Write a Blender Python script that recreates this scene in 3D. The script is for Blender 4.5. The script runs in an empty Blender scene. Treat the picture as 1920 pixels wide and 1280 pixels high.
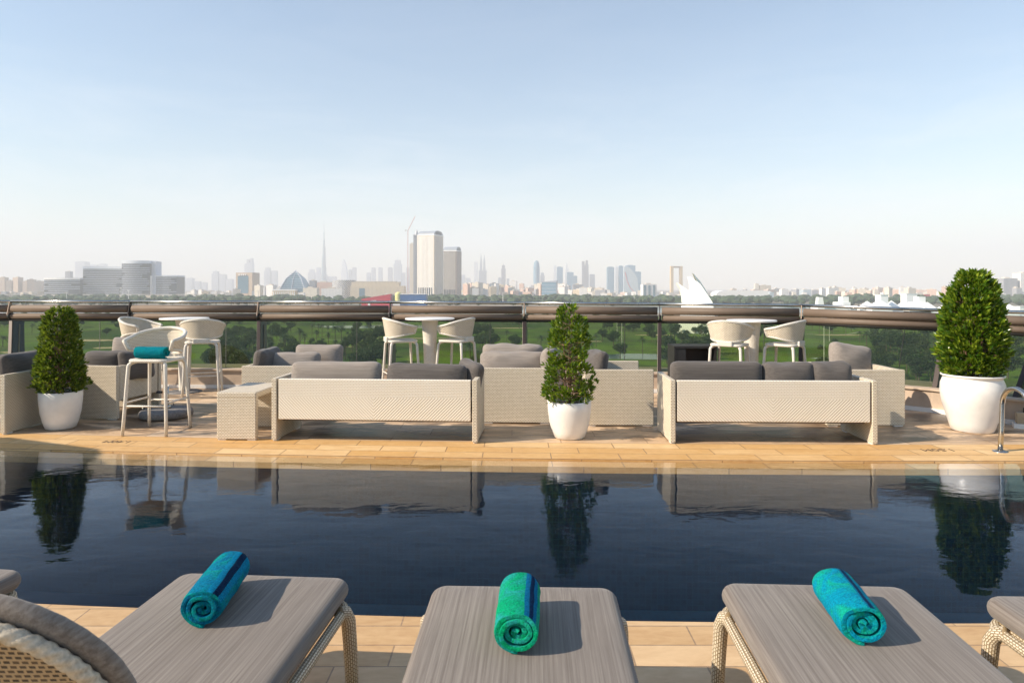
import bpy, bmesh, math, random
from mathutils import Vector, Matrix, noise
R = math.radians
SC = bpy.context.scene
COL = SC.collection

# ------------------------------------------------------------------ camera, world, sun
FPX, HZ, CZ = 1280.0, 540.0, 1.52          # focal length and horizon row for the 1920 px wide picture, eye height
cam_d = bpy.data.cameras.new("camera")
cam = bpy.data.objects.new("camera", cam_d); COL.objects.link(cam); SC.camera = cam
cam.location = (0, 0, CZ); cam.rotation_euler = (R(90), 0, 0)
cam_d.sensor_width = 36.0; cam_d.lens = 36.0 * FPX / 1920.0
cam_d.shift_y = -(640.0 - HZ) / 1920.0
cam_d.clip_start = 0.05; cam_d.clip_end = 60000
cam_d.dof.use_dof = True; cam_d.dof.focus_distance = 6.8; cam_d.dof.aperture_fstop = 9.0

SUN_EL, SUN_ROT = R(34), R(253)
world = bpy.data.worlds.new("World"); SC.world = world; world.use_nodes = True
wt = world.node_tree
bg = wt.nodes['Background']
sky = wt.nodes.new("ShaderNodeTexSky"); sky.sky_type = 'NISHITA'; sky.sun_disc = False
sky.sun_elevation = SUN_EL; sky.sun_rotation = SUN_ROT
sky.air_density = 1.35; sky.dust_density = 0.15; sky.ozone_density = 3.4; sky.altitude = 0
# thin high cloud: a wispy veil mixed into the sky by direction
tc = wt.nodes.new("ShaderNodeTexCoord")
mp = wt.nodes.new("ShaderNodeMapping"); mp.inputs['Scale'].default_value = (1.2, 1.2, 5.5)
nz = wt.nodes.new("ShaderNodeTexNoise"); nz.inputs['Scale'].default_value = 3.0; nz.inputs['Detail'].default_value = 7
nz.inputs['Roughness'].default_value = 0.62; nz.inputs['Distortion'].default_value = 0.6
rp = wt.nodes.new("ShaderNodeValToRGB")
rp.color_ramp.elements[0].position = 0.44; rp.color_ramp.elements[0].color = (0, 0, 0, 1)
rp.color_ramp.elements[1].position = 0.85; rp.color_ramp.elements[1].color = (0.55, 0.55, 0.55, 1)
mx = wt.nodes.new("ShaderNodeMixRGB"); mx.inputs[2].default_value = (6.5, 6.7, 7.0, 1)
wt.links.new(tc.outputs['Generated'], mp.inputs[0]); wt.links.new(mp.outputs[0], nz.inputs['Vector'])
wt.links.new(nz.outputs[0], rp.inputs[0])
sx = wt.nodes.new("ShaderNodeSeparateXYZ"); wt.links.new(tc.outputs['Generated'], sx.inputs[0])
mr = wt.nodes.new("ShaderNodeMapRange"); mr.inputs[1].default_value = .10; mr.inputs[2].default_value = .30; mr.inputs[3].default_value = 1.0; mr.inputs[4].default_value = 0.12
wt.links.new(sx.outputs[2], mr.inputs[0])
ml = wt.nodes.new("ShaderNodeMath"); ml.operation = 'MULTIPLY'; wt.links.new(rp.outputs[0], ml.inputs[0]); wt.links.new(mr.outputs[0], ml.inputs[1])
wt.links.new(ml.outputs[0], mx.inputs[0])
wt.links.new(sky.outputs[0], mx.inputs[1]); wt.links.new(mx.outputs[0], bg.inputs[0])
bg.inputs[1].default_value = 0.105

sun_dir = Vector((math.sin(SUN_ROT) * math.cos(SUN_EL), math.cos(SUN_ROT) * math.cos(SUN_EL), math.sin(SUN_EL)))
sd = bpy.data.lights.new("sun", 'SUN'); sd.energy = 5.0; sd.angle = R(0.53); sd.color = (1.0, 0.87, 0.70)
sun = bpy.data.objects.new("sun", sd); COL.objects.link(sun); sun.location = sun_dir * 50
sun.rotation_euler = (-sun_dir).to_track_quat('-Z', 'Y').to_euler()
SC.view_settings.view_transform = 'Standard'; SC.view_settings.look = 'None'
SC.view_settings.exposure = 0.72; SC.view_settings.gamma = 1.0; SC.view_settings.use_curve_mapping = False
SC.render.engine = 'CYCLES'
SC.cycles.max_bounces = 8; SC.cycles.transparent_max_bounces = 16; SC.cycles.volume_bounces = 1
SC.cycles.use_denoising = True
SC.cycles.caustics_reflective = False; SC.cycles.caustics_refractive = False

# ------------------------------------------------------------------ measuring helpers
def P(px, py, Y):                       # the point at distance Y that a picture position looks at
    return Vector(((px - 960) * Y / FPX, Y, CZ - (py - HZ) * Y / FPX))
def XX(px, Y): return (px - 960) * Y / FPX
def ZZ(py, Y): return CZ - (py - HZ) * Y / FPX
ORD = ['first','second','third','fourth','fifth','sixth','seventh','eighth','ninth','tenth','eleventh','twelfth','thirteenth',
       'fourteenth','fifteenth','sixteenth','seventeenth','eighteenth','nineteenth','twentieth','twenty-first','twenty-second',
       'twenty-third','twenty-fourth','twenty-fifth','twenty-sixth','twenty-seventh','twenty-eighth','twenty-ninth','thirtieth',
       'thirty-first','thirty-second','thirty-third','thirty-fourth','thirty-fifth','thirty-sixth','thirty-seventh','thirty-eighth']

_tens = {20:'twent', 30:'thirt', 40:'fort', 50:'fift', 60:'sixt', 70:'sevent', 80:'eight'}
for _n in range(39, 90):
    ORD.append(_tens[_n//10*10]+'ieth' if _n % 10 == 0 else _tens[_n//10*10]+'y-'+ORD[_n % 10 - 1])

# ------------------------------------------------------------------ materials
class Mat:
    def __init__(s, name, base=(.5,.5,.5), rough=.6, metal=0.0, spec=None):
        s.m = bpy.data.materials.new(name); s.m.use_nodes = True
        s.t = s.m.node_tree; s.b = s.t.nodes['Principled BSDF']; s.o = s.t.nodes['Material Output']
        s.b.inputs['Base Color'].default_value = (*base, 1); s.b.inputs['Roughness'].default_value = rough
        s.b.inputs['Metallic'].default_value = metal
        if spec is not None: s.b.inputs['Specular IOR Level'].default_value = spec
    def n(s, typ, ins=None, **kw):
        x = s.t.nodes.new(typ)
        for k, v in kw.items(): setattr(x, k, v)
        for k, v in (ins or {}).items():
            if hasattr(v, 'is_output') or isinstance(v, bpy.types.NodeSocket): s.t.links.new(v, x.inputs[k])
            else: x.inputs[k].default_value = v
        return x
    def l(s, a, b): s.t.links.new(a, b)
    def uv(s, scale=(1,1,1), coord='UV', rot=(0,0,0)):
        c = s.n('ShaderNodeTexCoord')
        return s.n('ShaderNodeMapping', {0: c.outputs[coord], 'Scale': scale, 'Rotation': rot}).outputs[0]
    def math(s, op, a, b=0.0, c=None):
        ins = {0: a, 1: b}
        if c is not None: ins[2] = c
        return s.n('ShaderNodeMath', ins, operation=op).outputs[0]
    def mix(s, f, a, b, blend='MIX'):
        a = (*a, 1) if isinstance(a, tuple) and len(a) == 3 else a
        b = (*b, 1) if isinstance(b, tuple) and len(b) == 3 else b
        return s.n('ShaderNodeMixRGB', {0: f, 1: a, 2: b}, blend_type=blend).outputs[0]
    def noise(s, vec, scale=5, detail=4, rough=.55, dist=0):
        return s.n('ShaderNodeTexNoise', {'Vector': vec, 'Scale': scale, 'Detail': detail, 'Roughness': rough, 'Distortion': dist}).outputs[0]
    def ramp(s, f, a, b, ca=(0,0,0), cb=(1,1,1)):
        r = s.n('ShaderNodeValToRGB', {0: f}); e = r.color_ramp.elements
        e[0].position = a; e[0].color = (*ca, 1); e[1].position = b; e[1].color = (*cb, 1)
        return r.outputs[0]
    def col(s, c): s.l(c, s.b.inputs['Base Color'])
    def bump(s, h, dist=.002, strength=1.0):
        n = s.n('ShaderNodeBump', {'Height': h, 'Distance': dist, 'Strength': strength}); s.l(n.outputs[0], s.b.inputs['Normal'])

def mottled(name, c, rough=.6, scale=6, amt=.25, coord='Object', bump=0, spec=None, metal=0):
    m = Mat(name, c, rough, metal, spec)
    v = m.uv(coord=coord); f = m.noise(v, scale, 5, .6)
    f2 = m.ramp(f, .3, .7)
    m.col(m.mix(f2, tuple(x * (1 - amt) for x in c), tuple(min(1, x * (1 + amt * .6)) for x in c)))
    if bump: m.bump(f, bump)
    return m.m

def wicker(name, c=(.86,.79,.68), bw=.027, rh=.0135, gap=.0028, dark=(.40,.33,.25), bump=.0022, coord='UV'):
    m = Mat(name, c, .55)
    v = m.uv(coord=coord)
    b = m.n('ShaderNodeTexBrick', {'Vector': v, 'Color1': (*c, 1), 'Color2': (c[0]*.88, c[1]*.87, c[2]*.84, 1), 'Mortar': (*dark, 1),
        'Scale': 1.0, 'Mortar Size': gap, 'Mortar Smooth': .6, 'Bias': 0.0, 'Brick Width': bw, 'Row Height': rh}, offset=.5)
    n1 = m.noise(v, 2.2, 4); dirt = m.ramp(n1, .35, .75)
    m.col(m.mix(.35, b.outputs[0], m.mix(dirt, b.outputs[0], (c[0]*.72, c[1]*.68, c[2]*.6))))
    h = m.math('SUBTRACT', 1.0, b.outputs[1]); m.bump(h, bump)
    return m.m

def wicker_chevron(name, c=(.86,.79,.68), dark=(.60,.51,.39), zsplit=.44):
    m = Mat(name, c, .55)
    tcn = m.n('ShaderNodeTexCoord'); sp = m.n('ShaderNodeSeparateXYZ', {0: tcn.outputs['Object']})
    x, z = sp.outputs[0], sp.outputs[2]
    d = m.math('ADD', m.math('ABSOLUTE', x), m.math('MULTIPLY', z, -1.0))
    w = m.math('SINE', m.math('MULTIPLY', d, 2*math.pi/.031))
    w2 = m.math('SINE', m.math('MULTIPLY', m.math('ADD', m.math('ABSOLUTE', x), z), 2*math.pi/.016))
    diag = m.math('MULTIPLY_ADD', m.math('MULTIPLY_ADD', w, .5, .5), .8, m.math('MULTIPLY', w2, .1))
    cmb = m.n('ShaderNodeCombineXYZ', {0: x, 1: z})
    b = m.n('ShaderNodeTexBrick', {'Vector': cmb.outputs[0], 'Scale': 1.0, 'Mortar Size': .003, 'Mortar Smooth': .7, 'Brick Width': .031,
        'Row Height': .0155, 'Color1': (1,1,1,1), 'Color2': (.85,.85,.85,1), 'Mortar': (0,0,0,1)}, offset=.5)
    up = m.math('GREATER_THAN', z, zsplit)
    h = m.n('ShaderNodeMixRGB', {0: up, 1: diag, 2: m.math('SUBTRACT', 1.0, b.outputs[1])}).outputs[0]
    rr = m.ramp(h, .0, .55, dark, c)
    n1 = m.ramp(m.noise(tcn.outputs['Object'], 2.0, 4), .35, .8)
    m.col(m.mix(m.math('MULTIPLY', n1, .3), rr, (c[0]*.72, c[1]*.66, c[2]*.55)))
    m.bump(h, .0022)
    return m.m

def streaky(name, c1, c2, scale=(55, 1.4, 55), rough=.85, bump=.0006, sheen=.15):
    m = Mat(name, c1, rough, spec=.25)
    v = m.uv(scale, 'Object')
    f = m.noise(v, 1.0, 6, .7); f2 = m.ramp(f, .36, .64)
    blot = m.noise(m.uv((1,1,1), 'Object'), 2.5, 3)
    cc = m.mix(f2, c1, c2)
    m.col(m.mix(m.math('MULTIPLY', m.ramp(blot, .4, .8), .22), cc, tuple(x*.6 for x in c1)))
    m.bump(f, bump)
    m.b.inputs['Sheen Weight'].default_value = sheen
    return m.m

def facade(name, wall, win, bw=4.0, fh=3.6, wall_frac=.35, rough=.5, wspec=.5, jitter=.25):
    m = Mat(name, wall, rough)
    v = m.uv()
    b = m.n('ShaderNodeTexBrick', {'Vector': v, 'Color1': (*win, 1), 'Color2': (*[min(1, w*(1+jitter)) for w in win], 1), 'Mortar': (*wall, 1), 'Scale': 1.0,
        'Mortar Size': wall_frac, 'Mortar Smooth': .1, 'Brick Width': bw, 'Row Height': fh}, offset=0.0)
    f = m.noise(v, .03, 3)
    m.col(m.mix(m.math('MULTIPLY', m.ramp(f, .35, .7), .18), b.outputs[0], tuple(x*.7 for x in wall)))
    m.l(m.math('MULTIPLY_ADD', b.outputs[1], .4, .25), m.b.inputs['Roughness'])
    return m.m

MT = {}
MT['wicker'] = wicker('wicker_weave', c=(.88,.80,.67), bw=.030, rh=.015, gap=.0032, dark=(.40,.31,.20), bump=.0035)
MT['wicker_fine'] = wicker('wicker_wrap', c=(.93,.90,.83), bw=.022, rh=.013, gap=.0024, dark=(.58,.50,.40), bump=.003)
MT['wicker_chev'] = wicker_chevron('wicker_chevron')
MT['wicker_lounger'] = wicker('wicker_lounger', c=(.78,.68,.52), bw=.015, rh=.009, gap=.0022, dark=(.30,.21,.11), bump=.005)
MT['braid'] = mottled('braid', (.50,.43,.33), .6, 90, .35, bump=.002)
# open cane weave with dark holes
_m = Mat('cane_weave', (.5,.38,.24), .6)
_v = _m.uv((1,1,1))
_b = _m.n('ShaderNodeTexBrick', {'Vector': _v, 'Color1': (.035,.022,.012,1), 'Color2': (.10,.065,.035,1), 'Mortar': (.40,.29,.17,1), 'Scale': 1.0,
        'Mortar Size': .0036, 'Mortar Smooth': .4, 'Brick Width': .017, 'Row Height': .012}, offset=.5)
_m.col(_b.outputs[0]); _m.bump(_b.outputs[1], .003); MT['cane'] = _m.m
MT['lounge_fabric'] = streaky('lounger_fabric', (.135,.110,.092), (.245,.212,.182), (120, 1.6, 120))
MT['sofa_fabric'] = streaky('sofa_fabric', (.085,.074,.068), (.125,.11,.10), (2.0, 60, 60))
MT['sofa_fabric_light'] = streaky('sofa_fabric_light', (.23,.195,.17), (.31,.27,.235), (2.0, 60, 60))
MT['pot'] = mottled('glazed_pot', (.80,.78,.75), .30, 3.5, .13)
MT['soil'] = mottled('soil', (.05,.035,.025), .95, 30, .5)
MT['bark'] = mottled('bark', (.20,.12,.07), .9, 30, .4)
MT['palm_bark'] = mottled('palm_bark', (.13,.10,.07), .9, 8, .4)
MT['bronze'] = mottled('bronze_metal', (.045,.030,.024), .38, 5, .2, metal=.3)
MT['strip'] = mottled('post_strip', (.42,.30,.22), .5, 5, .1)
MT['taupe'] = mottled('taupe_roller', (.165,.122,.092), .55, 4, .12, spec=.3)
MT['seal_shadow_black'] = mottled('seal_shadow_black', (.012,.011,.01), .6, 4, .1)
MT['steel'] = mottled('brushed_steel', (.50,.48,.45), .24, 14, .06, metal=1.0)
MT['black'] = mottled('black_box', (.018,.017,.018), .5, 8, .2)
MT['blackin'] = mottled('brown_inner', (.06,.045,.04), .7, 8, .2)
MT['beige_box'] = mottled('beige_box', (.42,.33,.22), .6, 12, .15)
MT['basestone'] = mottled('base_stone', (.19,.18,.175), .8, 40, .35, bump=.001)
MT['table_white'] = mottled('table_white', (.82,.80,.77), .35, 5, .03)
MT['text'] = mottled('engraved_paint', (.10,.065,.04), .8, 60, .3)

def leafmat(name, c1, c2, c3, trans=.35, rough=.35):
    m = Mat(name, c1, rough)
    g = m.n('ShaderNodeNewGeometry')
    r = m.n('ShaderNodeValToRGB', {0: g.outputs['Random Per Island']}); e = r.color_ramp.elements
    e[0].position = 0; e[0].color = (*c1, 1); e[1].position = 1; e[1].color = (*c3, 1)
    k = r.color_ramp.elements.new(.55); k.color = (*c2, 1)
    v = m.uv((1,1,1), 'Object'); f = m.ramp(m.noise(v, 5, 2), .35, .65)
    cc = m.mix(m.math('MULTIPLY', f, .45), r.outputs[0], c1)
    m.col(cc)
    tr = m.n('ShaderNodeBsdfTranslucent', {0: m.mix(.5, cc, (.30,.42,.03))})
    mxs = m.n('ShaderNodeMixShader', {0: trans, 1: m.b.outputs[0], 2: tr.outputs[0]})
    m.l(mxs.outputs[0], m.o.inputs[0])
    return m.m
MT['leaf'] = leafmat('laurel_leaf', (.022,.070,.006), (.10,.19,.012), (.38,.46,.035), .36, .22)
MT['leaf_dark'] = leafmat('laurel_leaf_dark', (.018,.050,.006), (.065,.13,.012), (.34,.38,.04), .32, .20)
MT['tree_leaf'] = leafmat('tree_leaf', (.009,.026,.005), (.022,.050,.008), (.065,.115,.020), .12, .6)
MT['tree_leaf2'] = leafmat('tree_leaf_olive', (.024,.040,.010), (.05,.08,.02), (.11,.14,.04), .12, .6)
MT['palm_leaf'] = leafmat('palm_leaf', (.020,.038,.013), (.04,.07,.025), (.12,.15,.07), .10, .5)
MT['far_leaf'] = mottled('far_tree_leaf', (.045,.075,.035), .9, .05, .45)

# stone paving: UV in metres along and away from the pool edge
def paving(name, bw, rh, c1, c2, mort, gap=.004, stain=0.0, scale_n=1.3):
    m = Mat(name, c1, .55)
    v = m.uv()
    b = m.n('ShaderNodeTexBrick', {'Vector': v, 'Color1': (*c1, 1), 'Color2': (*c2, 1), 'Mortar': (*mort, 1), 'Scale': 1.0, 'Mortar Size': gap,
        'Mortar Smooth': .15, 'Brick Width': bw, 'Row Height': rh, 'Bias': -.1}, offset=.43)
    v2 = m.uv((1, 2.6, 1))
    n1 = m.noise(v2, 2.6, 8, .65, .8); n2 = m.noise(v2, 14, 5, .6)
    c = m.mix(m.math('MULTIPLY', m.ramp(n1, .38, .72), .55), b.outputs[0], tuple(x*y for x, y in zip(c1, (.72,.62,.50))))
    c = m.mix(m.math('MULTIPLY', m.ramp(n2, .35, .75), .25), c, tuple(min(1, x*1.22) for x in c2))
    if stain:
        n3 = m.noise(m.uv((.55, 1.5, 1)), 1.7, 7, .68, 1.2)
        sp = m.n('ShaderNodeSeparateXYZ', {0: m.uv()}); y = sp.outputs[1]
        band = m.math('MULTIPLY', m.ramp(y, .0, .18), m.ramp(y, 0.0, 1.0, (1,1,1), (1,1,1)))
        st = m.math('MULTIPLY', m.ramp(n3, .45, .53), band)
        c = m.mix(m.math('MULTIPLY', st, stain), c, (.085,.05,.032))
        m.l(m.math('MULTIPLY_ADD', st, -.2, .55), m.b.inputs['Roughness'])
    m.col(c)
    m.bump(m.math('ADD', m.math('MULTIPLY', m.math('SUBTRACT', 1.0, b.outputs[1]), 1.0), m.math('MULTIPLY', n2, .18)), .0025)
    return m.m
MT['coping'] = paving('coping_stone', .62, .21, (.58,.33,.11), (.74,.52,.27), (.22,.13,.07), .005)
MT['deck'] = paving('deck_stone', .85, .30, (.57,.39,.23), (.72,.56,.40), (.24,.15,.09), .005, .72)
MT['near_deck'] = paving('near_deck_stone', .50, .165, (.50,.31,.14), (.66,.47,.27), (.25,.17,.11), .0035)
MT['ledge'] = mottled('ledge_stone', (.52,.40,.30), .7, 5, .2, bump=.002)

def schlick(m, f0, scale=1.0, nrm=None, powr=5.0):
    g = m.n('ShaderNodeNewGeometry')
    d = m.n('ShaderNodeVectorMath', {0: g.outputs['Incoming'], 1: nrm if nrm else g.outputs['Normal']}, operation='DOT_PRODUCT').outputs['Value']
    k = m.math('POWER', m.math('SUBTRACT', 1.0, m.math('MINIMUM', m.math('ABSOLUTE', d), 1.0)), powr)
    return m.math('MULTIPLY_ADD', k, (1-f0)*scale, f0)
# glass
_m = Mat('tinted_glass'); 
_tr = _m.n('ShaderNodeBsdfTransparent', {0: (.70,.735,.62,1)})
_gl = _m.n('ShaderNodeBsdfGlossy', {0: (1,1,1,1), 'Roughness': .02})
_fr = _m.n('ShaderNodeMath', {0: schlick(_m, .02, .30), 1: 1.0}, operation='MULTIPLY')
_mx = _m.n('ShaderNodeMixShader', {0: _fr.outputs[0], 1: _tr.outputs[0], 2: _gl.outputs[0]})
_m.l(_mx.outputs[0], _m.o.inputs[0]); MT['glass'] = _m.m
# water
_m = Mat('pool_water')
_v = _m.uv((1, 1.6, 1), 'Object')
_n1 = _m.noise(_v, 2.2, 3, .5, .3); _n2 = _m.noise(_m.uv((1, 2.2, 1), 'Object'), 16, 3, .55, .4)
_reg = _m.ramp(_m.noise(_m.uv((1,1,1), 'Object'), .45, 2), .38, .62)
_h = _m.math('ADD', _m.math('MULTIPLY', _n1, 1.0), _m.math('MULTIPLY', _m.math('MULTIPLY', _n2, _reg), .16))
_bp = _m.n('ShaderNodeBump', {'Height': _h, 'Distance': .0036, 'Strength': 1.0})
_fr = _m.n('ShaderNodeMath', {0: schlick(_m, .006, 3.1, _bp.outputs[0], 9.0), 1: 1.0}, operation='MULTIPLY')
_gl = _m.n('ShaderNodeBsdfGlossy', {0: (.84,.90,1.0,1), 'Roughness': .006, 'Normal': _bp.outputs[0]})
_tr = _m.n('ShaderNodeBsdfTransparent', {0: (.96,.965,.96,1)})
_mx = _m.n('ShaderNodeMixShader', {0: _fr.outputs[0], 1: _tr.outputs[0], 2: _gl.outputs[0]})
_m.l(_mx.outputs[0], _m.o.inputs[0]); MT['water'] = _m.m
# pool mosaic
_m = Mat('pool_mosaic', (.01,.03,.06), .4)
_v = _m.uv()
_b = _m.n('ShaderNodeTexBrick', {'Vector': _v, 'Color1': (.0012,.0065,.020,1), 'Color2': (.0026,.014,.034,1), 'Mortar': (.0045,.024,.042,1), 'Scale': 1.0,
    'Mortar Size': .003, 'Mortar Smooth': .2, 'Brick Width': .05, 'Row Height': .05}, offset=0.0)
_m.col(_b.outputs[0]); MT['mosaic'] = _m.m
# ------------------------------------------------------------------ mesh helpers
class MB:
    def __init__(s): s.v = []; s.f = []; s.uv = []          # uv: None or list per face
    def add(s, verts, faces, uvs=None, mat=None):
        o = len(s.v)
        s.v += [tuple(mat @ Vector(v)) if mat else tuple(v) for v in verts]
        for i, f in enumerate(faces):
            s.f.append(tuple(o + k for k in f)); s.uv.append(uvs[i] if uvs else None)
        return s
    def box(s, x0, x1, y0, y1, z0, z1, mat=None):
        v = [(x0,y0,z0),(x1,y0,z0),(x1,y1,z0),(x0,y1,z0),(x0,y0,z1),(x1,y0,z1),(x1,y1,z1),(x0,y1,z1)]
        return s.add(v, [(0,3,2,1),(4,5,6,7),(0,1,5,4),(1,2,6,5),(2,3,7,6),(3,0,4,7)], None, mat)
    def quadstrip(s, rows, closed=False, u0=0):             # rows of equal length -> grid
        n = len(rows[0]); v = [p for r in rows for p in r]; f = []
        for i in range(len(rows) - 1):
            for j in range(n if closed else n - 1):
                f.append((i*n + j, i*n + (j+1) % n, (i+1)*n + (j+1) % n, (i+1)*n + j))
        return s.add(v, f)
    def tube(s, pts, r, seg=10, caps=True, twist=None, mat=None):
        pts = [Vector(p) for p in pts]; n = len(pts)
        rr = r if isinstance(r, (list, tuple)) else [r] * n
        t = [(pts[min(i+1, n-1)] - pts[max(i-1, 0)]).normalized() for i in range(n)]
        a = t[0].orthogonal().normalized(); L = 0; verts = []; ls = []
        for i in range(n):
            if i: L += (pts[i] - pts[i-1]).length
            a = (a - t[i] * a.dot(t[i])).normalized(); b = t[i].cross(a)
            for k in range(seg):
                th = 2*math.pi*k/seg; q = rr[i]
                if twist: q *= 1 + twist[0] * math.sin(twist[1]*th + twist[2]*L)
                verts.append(pts[i] + (a*math.cos(th) + b*math.sin(th)) * q)
            ls.append(L)
        fs, us = [], []
        R0 = max(rr)
        for i in range(n-1):
            for k in range(seg):
                fs.append((i*seg+k, i*seg+(k+1) % seg, (i+1)*seg+(k+1) % seg, (i+1)*seg+k))
                u0, u1 = 2*math.pi*R0*k/seg, 2*math.pi*R0*(k+1)/seg
                us.append([(ls[i],u0),(ls[i],u1),(ls[i+1],u1),(ls[i+1],u0)])
        if caps:
            fs.append(tuple(range(seg))[::-1]); us.append([(0,0)]*seg)
            fs.append(tuple((n-1)*seg+k for k in range(seg))); us.append([(0,0)]*seg)
        return s.add(verts, fs, us, mat)
    def lathe(s, prof, seg=48, cx=0, cy=0, wob=0):
        rows = [[(cx + r*math.cos(2*math.pi*k/seg), cy + r*math.sin(2*math.pi*k/seg), z) for k in range(seg)] for r, z in prof]
        return s.quadstrip(rows, True)
    def prism(s, pts, z0, z1):                              # polygon seen from above
        n = len(pts); v = [(x, y, z0) for x, y in pts] + [(x, y, z1) for x, y in pts]
        return s.add(v, [tuple(range(n))[::-1], tuple(range(n, 2*n))] + [(i, (i+1) % n, n + (i+1) % n, n + i) for i in range(n)])
    def build(s, name, mat, parent=None, smooth=False, bevel=0, loc=(0,0,0), rotz=0, subsurf=0):
        me = bpy.data.meshes.new(name); me.from_pydata(s.v, [], s.f); me.update()
        ul = me.uv_layers.new(name='UVMap'); d = ul.data
        for p, u in zip(me.polygons, s.uv):
            if u:
                for li, c in zip(p.loop_indices, u): d[li].uv = c
            else:
                nx, ny, nz_ = abs(p.normal.x), abs(p.normal.y), abs(p.normal.z)
                for li in p.loop_indices:
                    c = me.vertices[me.loops[li].vertex_index].co
                    d[li].uv = (c.x, c.y) if nz_ >= nx and nz_ >= ny else ((c.y, c.z) if nx > ny else (c.x, c.z))
            p.use_smooth = smooth
        if mat: me.materials.append(MT[mat] if isinstance(mat, str) else mat)
        o = bpy.data.objects.new(name, me); COL.objects.link(o)
        if parent: o.parent = parent
        o.location = loc; o.rotation_euler = (0, 0, rotz)
        if bevel:
            b = o.modifiers.new('bevel', 'BEVEL'); b.width = bevel; b.segments = 2; b.limit_method = 'ANGLE'
        if subsurf:
            b = o.modifiers.new('sub', 'SUBSURF'); b.levels = b.render_levels = subsurf
        return o

def tag(o, label=None, cat=None, group=None, kind=None):
    if label: o['label'] = label
    if cat: o['category'] = cat
    if group: o['group'] = group
    if kind: o['kind'] = kind
    return o
def thing(name, label, cat, loc=(0,0,0), rotz=0, group=None):
    o = bpy.data.objects.new(name, None); COL.objects.link(o); o.location = loc; o.rotation_euler = (0,0,rotz)
    o.empty_display_size = .1
    return tag(o, label, cat, group)
def kids(o): return [c for c in bpy.data.objects if c.parent == o]
def dup(root, loc, rotz, label, group=None, scale=None):
    r = root.copy(); COL.objects.link(r); r.location = loc; r.rotation_euler = (0,0,rotz); r['label'] = label
    if group: r['group'] = group
    if scale: r.scale = scale if isinstance(scale, tuple) else (scale,)*3
    for ch in KID.setdefault(root.name, kids(root)):
        c = ch.copy(); COL.objects.link(c); c.parent = r
        for g in KID.setdefault(ch.name, kids(ch)):
            d = g.copy(); COL.objects.link(d); d.parent = c
    return r
KID = {}

def rbox(mb, w, d, h, r, n=10, puff=0.0, wrinkle=0.0, seed=0, mat=None, pinch=0.0):
    """cushion: rounded box centred at the origin, swollen in its middle, thickness along y"""
    hw, hd, hh = w/2, d/2, h/2; r = min(r, hw, hd, hh)
    vs, fs, idx = [], [], {}
    def vert(p):
        k = (round(p[0],4), round(p[1],4), round(p[2],4))
        if k not in idx:
            q = Vector((p[0]*hw, p[1]*hd, p[2]*hh))
            inn = Vector((max(-hw+r, min(hw-r, q.x)), max(-hd+r, min(hd-r, q.y)), max(-hh+r, min(hh-r, q.z))))
            dd = q - inn
            if dd.length > 1e-6: q = inn + dd.normalized() * r
            u, v = q.x/hw, q.z/hh
            q.y *= 1 + puff * (1-u*u) * (1-v*v) - pinch * max(abs(u), abs(v))**4
            if pinch: q.z *= 1 - .10*pinch*(1-u*u)*(1 if True else 0)
            if wrinkle:
                sv = Vector((q.x*5 + seed*7.1, q.y*4, q.z*9 + seed))
                q += Vector((0, 1 if q.y > 0 else -1, .6)) * wrinkle * noise.noise(sv) + Vector((0,0,1)) * wrinkle*.9*noise.noise(sv*1.9)
            idx[k] = len(vs); vs.append(q)
        return idx[k]
    lin = [-1 + 2*i/n for i in range(n+1)]
    for ax in range(3):
        for sg in (-1, 1):
            for i in range(n):
                for j in range(n):
                    def pt(a, b):
                        p = [0,0,0]; p[ax] = sg; p[(ax+1)%3] = a; p[(ax+2)%3] = b; return p
                    q = [vert(pt(lin[i],lin[j])), vert(pt(lin[i+1],lin[j])), vert(pt(lin[i+1],lin[j+1])), vert(pt(lin[i],lin[j+1]))]
                    fs.append(tuple(q) if sg > 0 else tuple(q[::-1]))
    return mb.add(vs, fs, None, mat)

def rrect(w, y0, y1, rad, n=8, rad_back=None):
    """rounded rectangle outline, corners at y1 use rad, at y0 rad_back"""
    rb = rad if rad_back is None else rad_back; out = []
    for (cx, cy, rr, a0) in ((w/2-rad, y1-rad, rad, 0), (-w/2+rad, y1-rad, rad, 90), (-w/2+rb, y0+rb, rb, 180), (w/2-rb, y0+rb, rb, 270)):
        for k in range(n+1):
            a = R(a0 + 90*k/n); out.append((cx + rr*math.cos(a), cy + rr*math.sin(a)))
    return out
def slab(mb, w, y0, y1, rad, z0, z1, edge=None, crown=.006, rad_back=None, mat=None, sag=0):
    """flat pad with softly rounded edges"""
    t = (z1 - z0); e = edge or t/2; rows = []
    def ring(ins, z):
        m = max(.001, rad-ins); mbk = max(.001, (rad if rad_back is None else rad_back)-ins)
        return [(x, y, z) for x, y in rrect(w-2*ins, y0+ins, y1-ins, m, 8, mbk)]
    rows.append(ring(e+.10, z0)); rows.append(ring(e, z0))
    for k in range(1, 9):
        a = -math.pi/2 + math.pi*k/8
        rows.append(ring(e*(1-math.cos(a)) , (z0+z1)/2 + t/2*math.sin(a)))
    rows.append(ring(e+.03, z1+crown*.5)); rows.append(ring(e+.10, z1+crown)); rows.append(ring(e+.2 if w > .6 else e+.12, z1+crown))
    n = len(rows[0]); base = len(mb.v)
    mb.add([p for r in rows for p in r], [(i*n+j, i*n+(j+1)%n, (i+1)*n+(j+1)%n, (i+1)*n+j) for i in range(len(rows)-1) for j in range(n)]
           + [tuple(range(n))[::-1], tuple((len(rows)-1)*n+j for j in range(n))], None, mat)
    return mb

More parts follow.
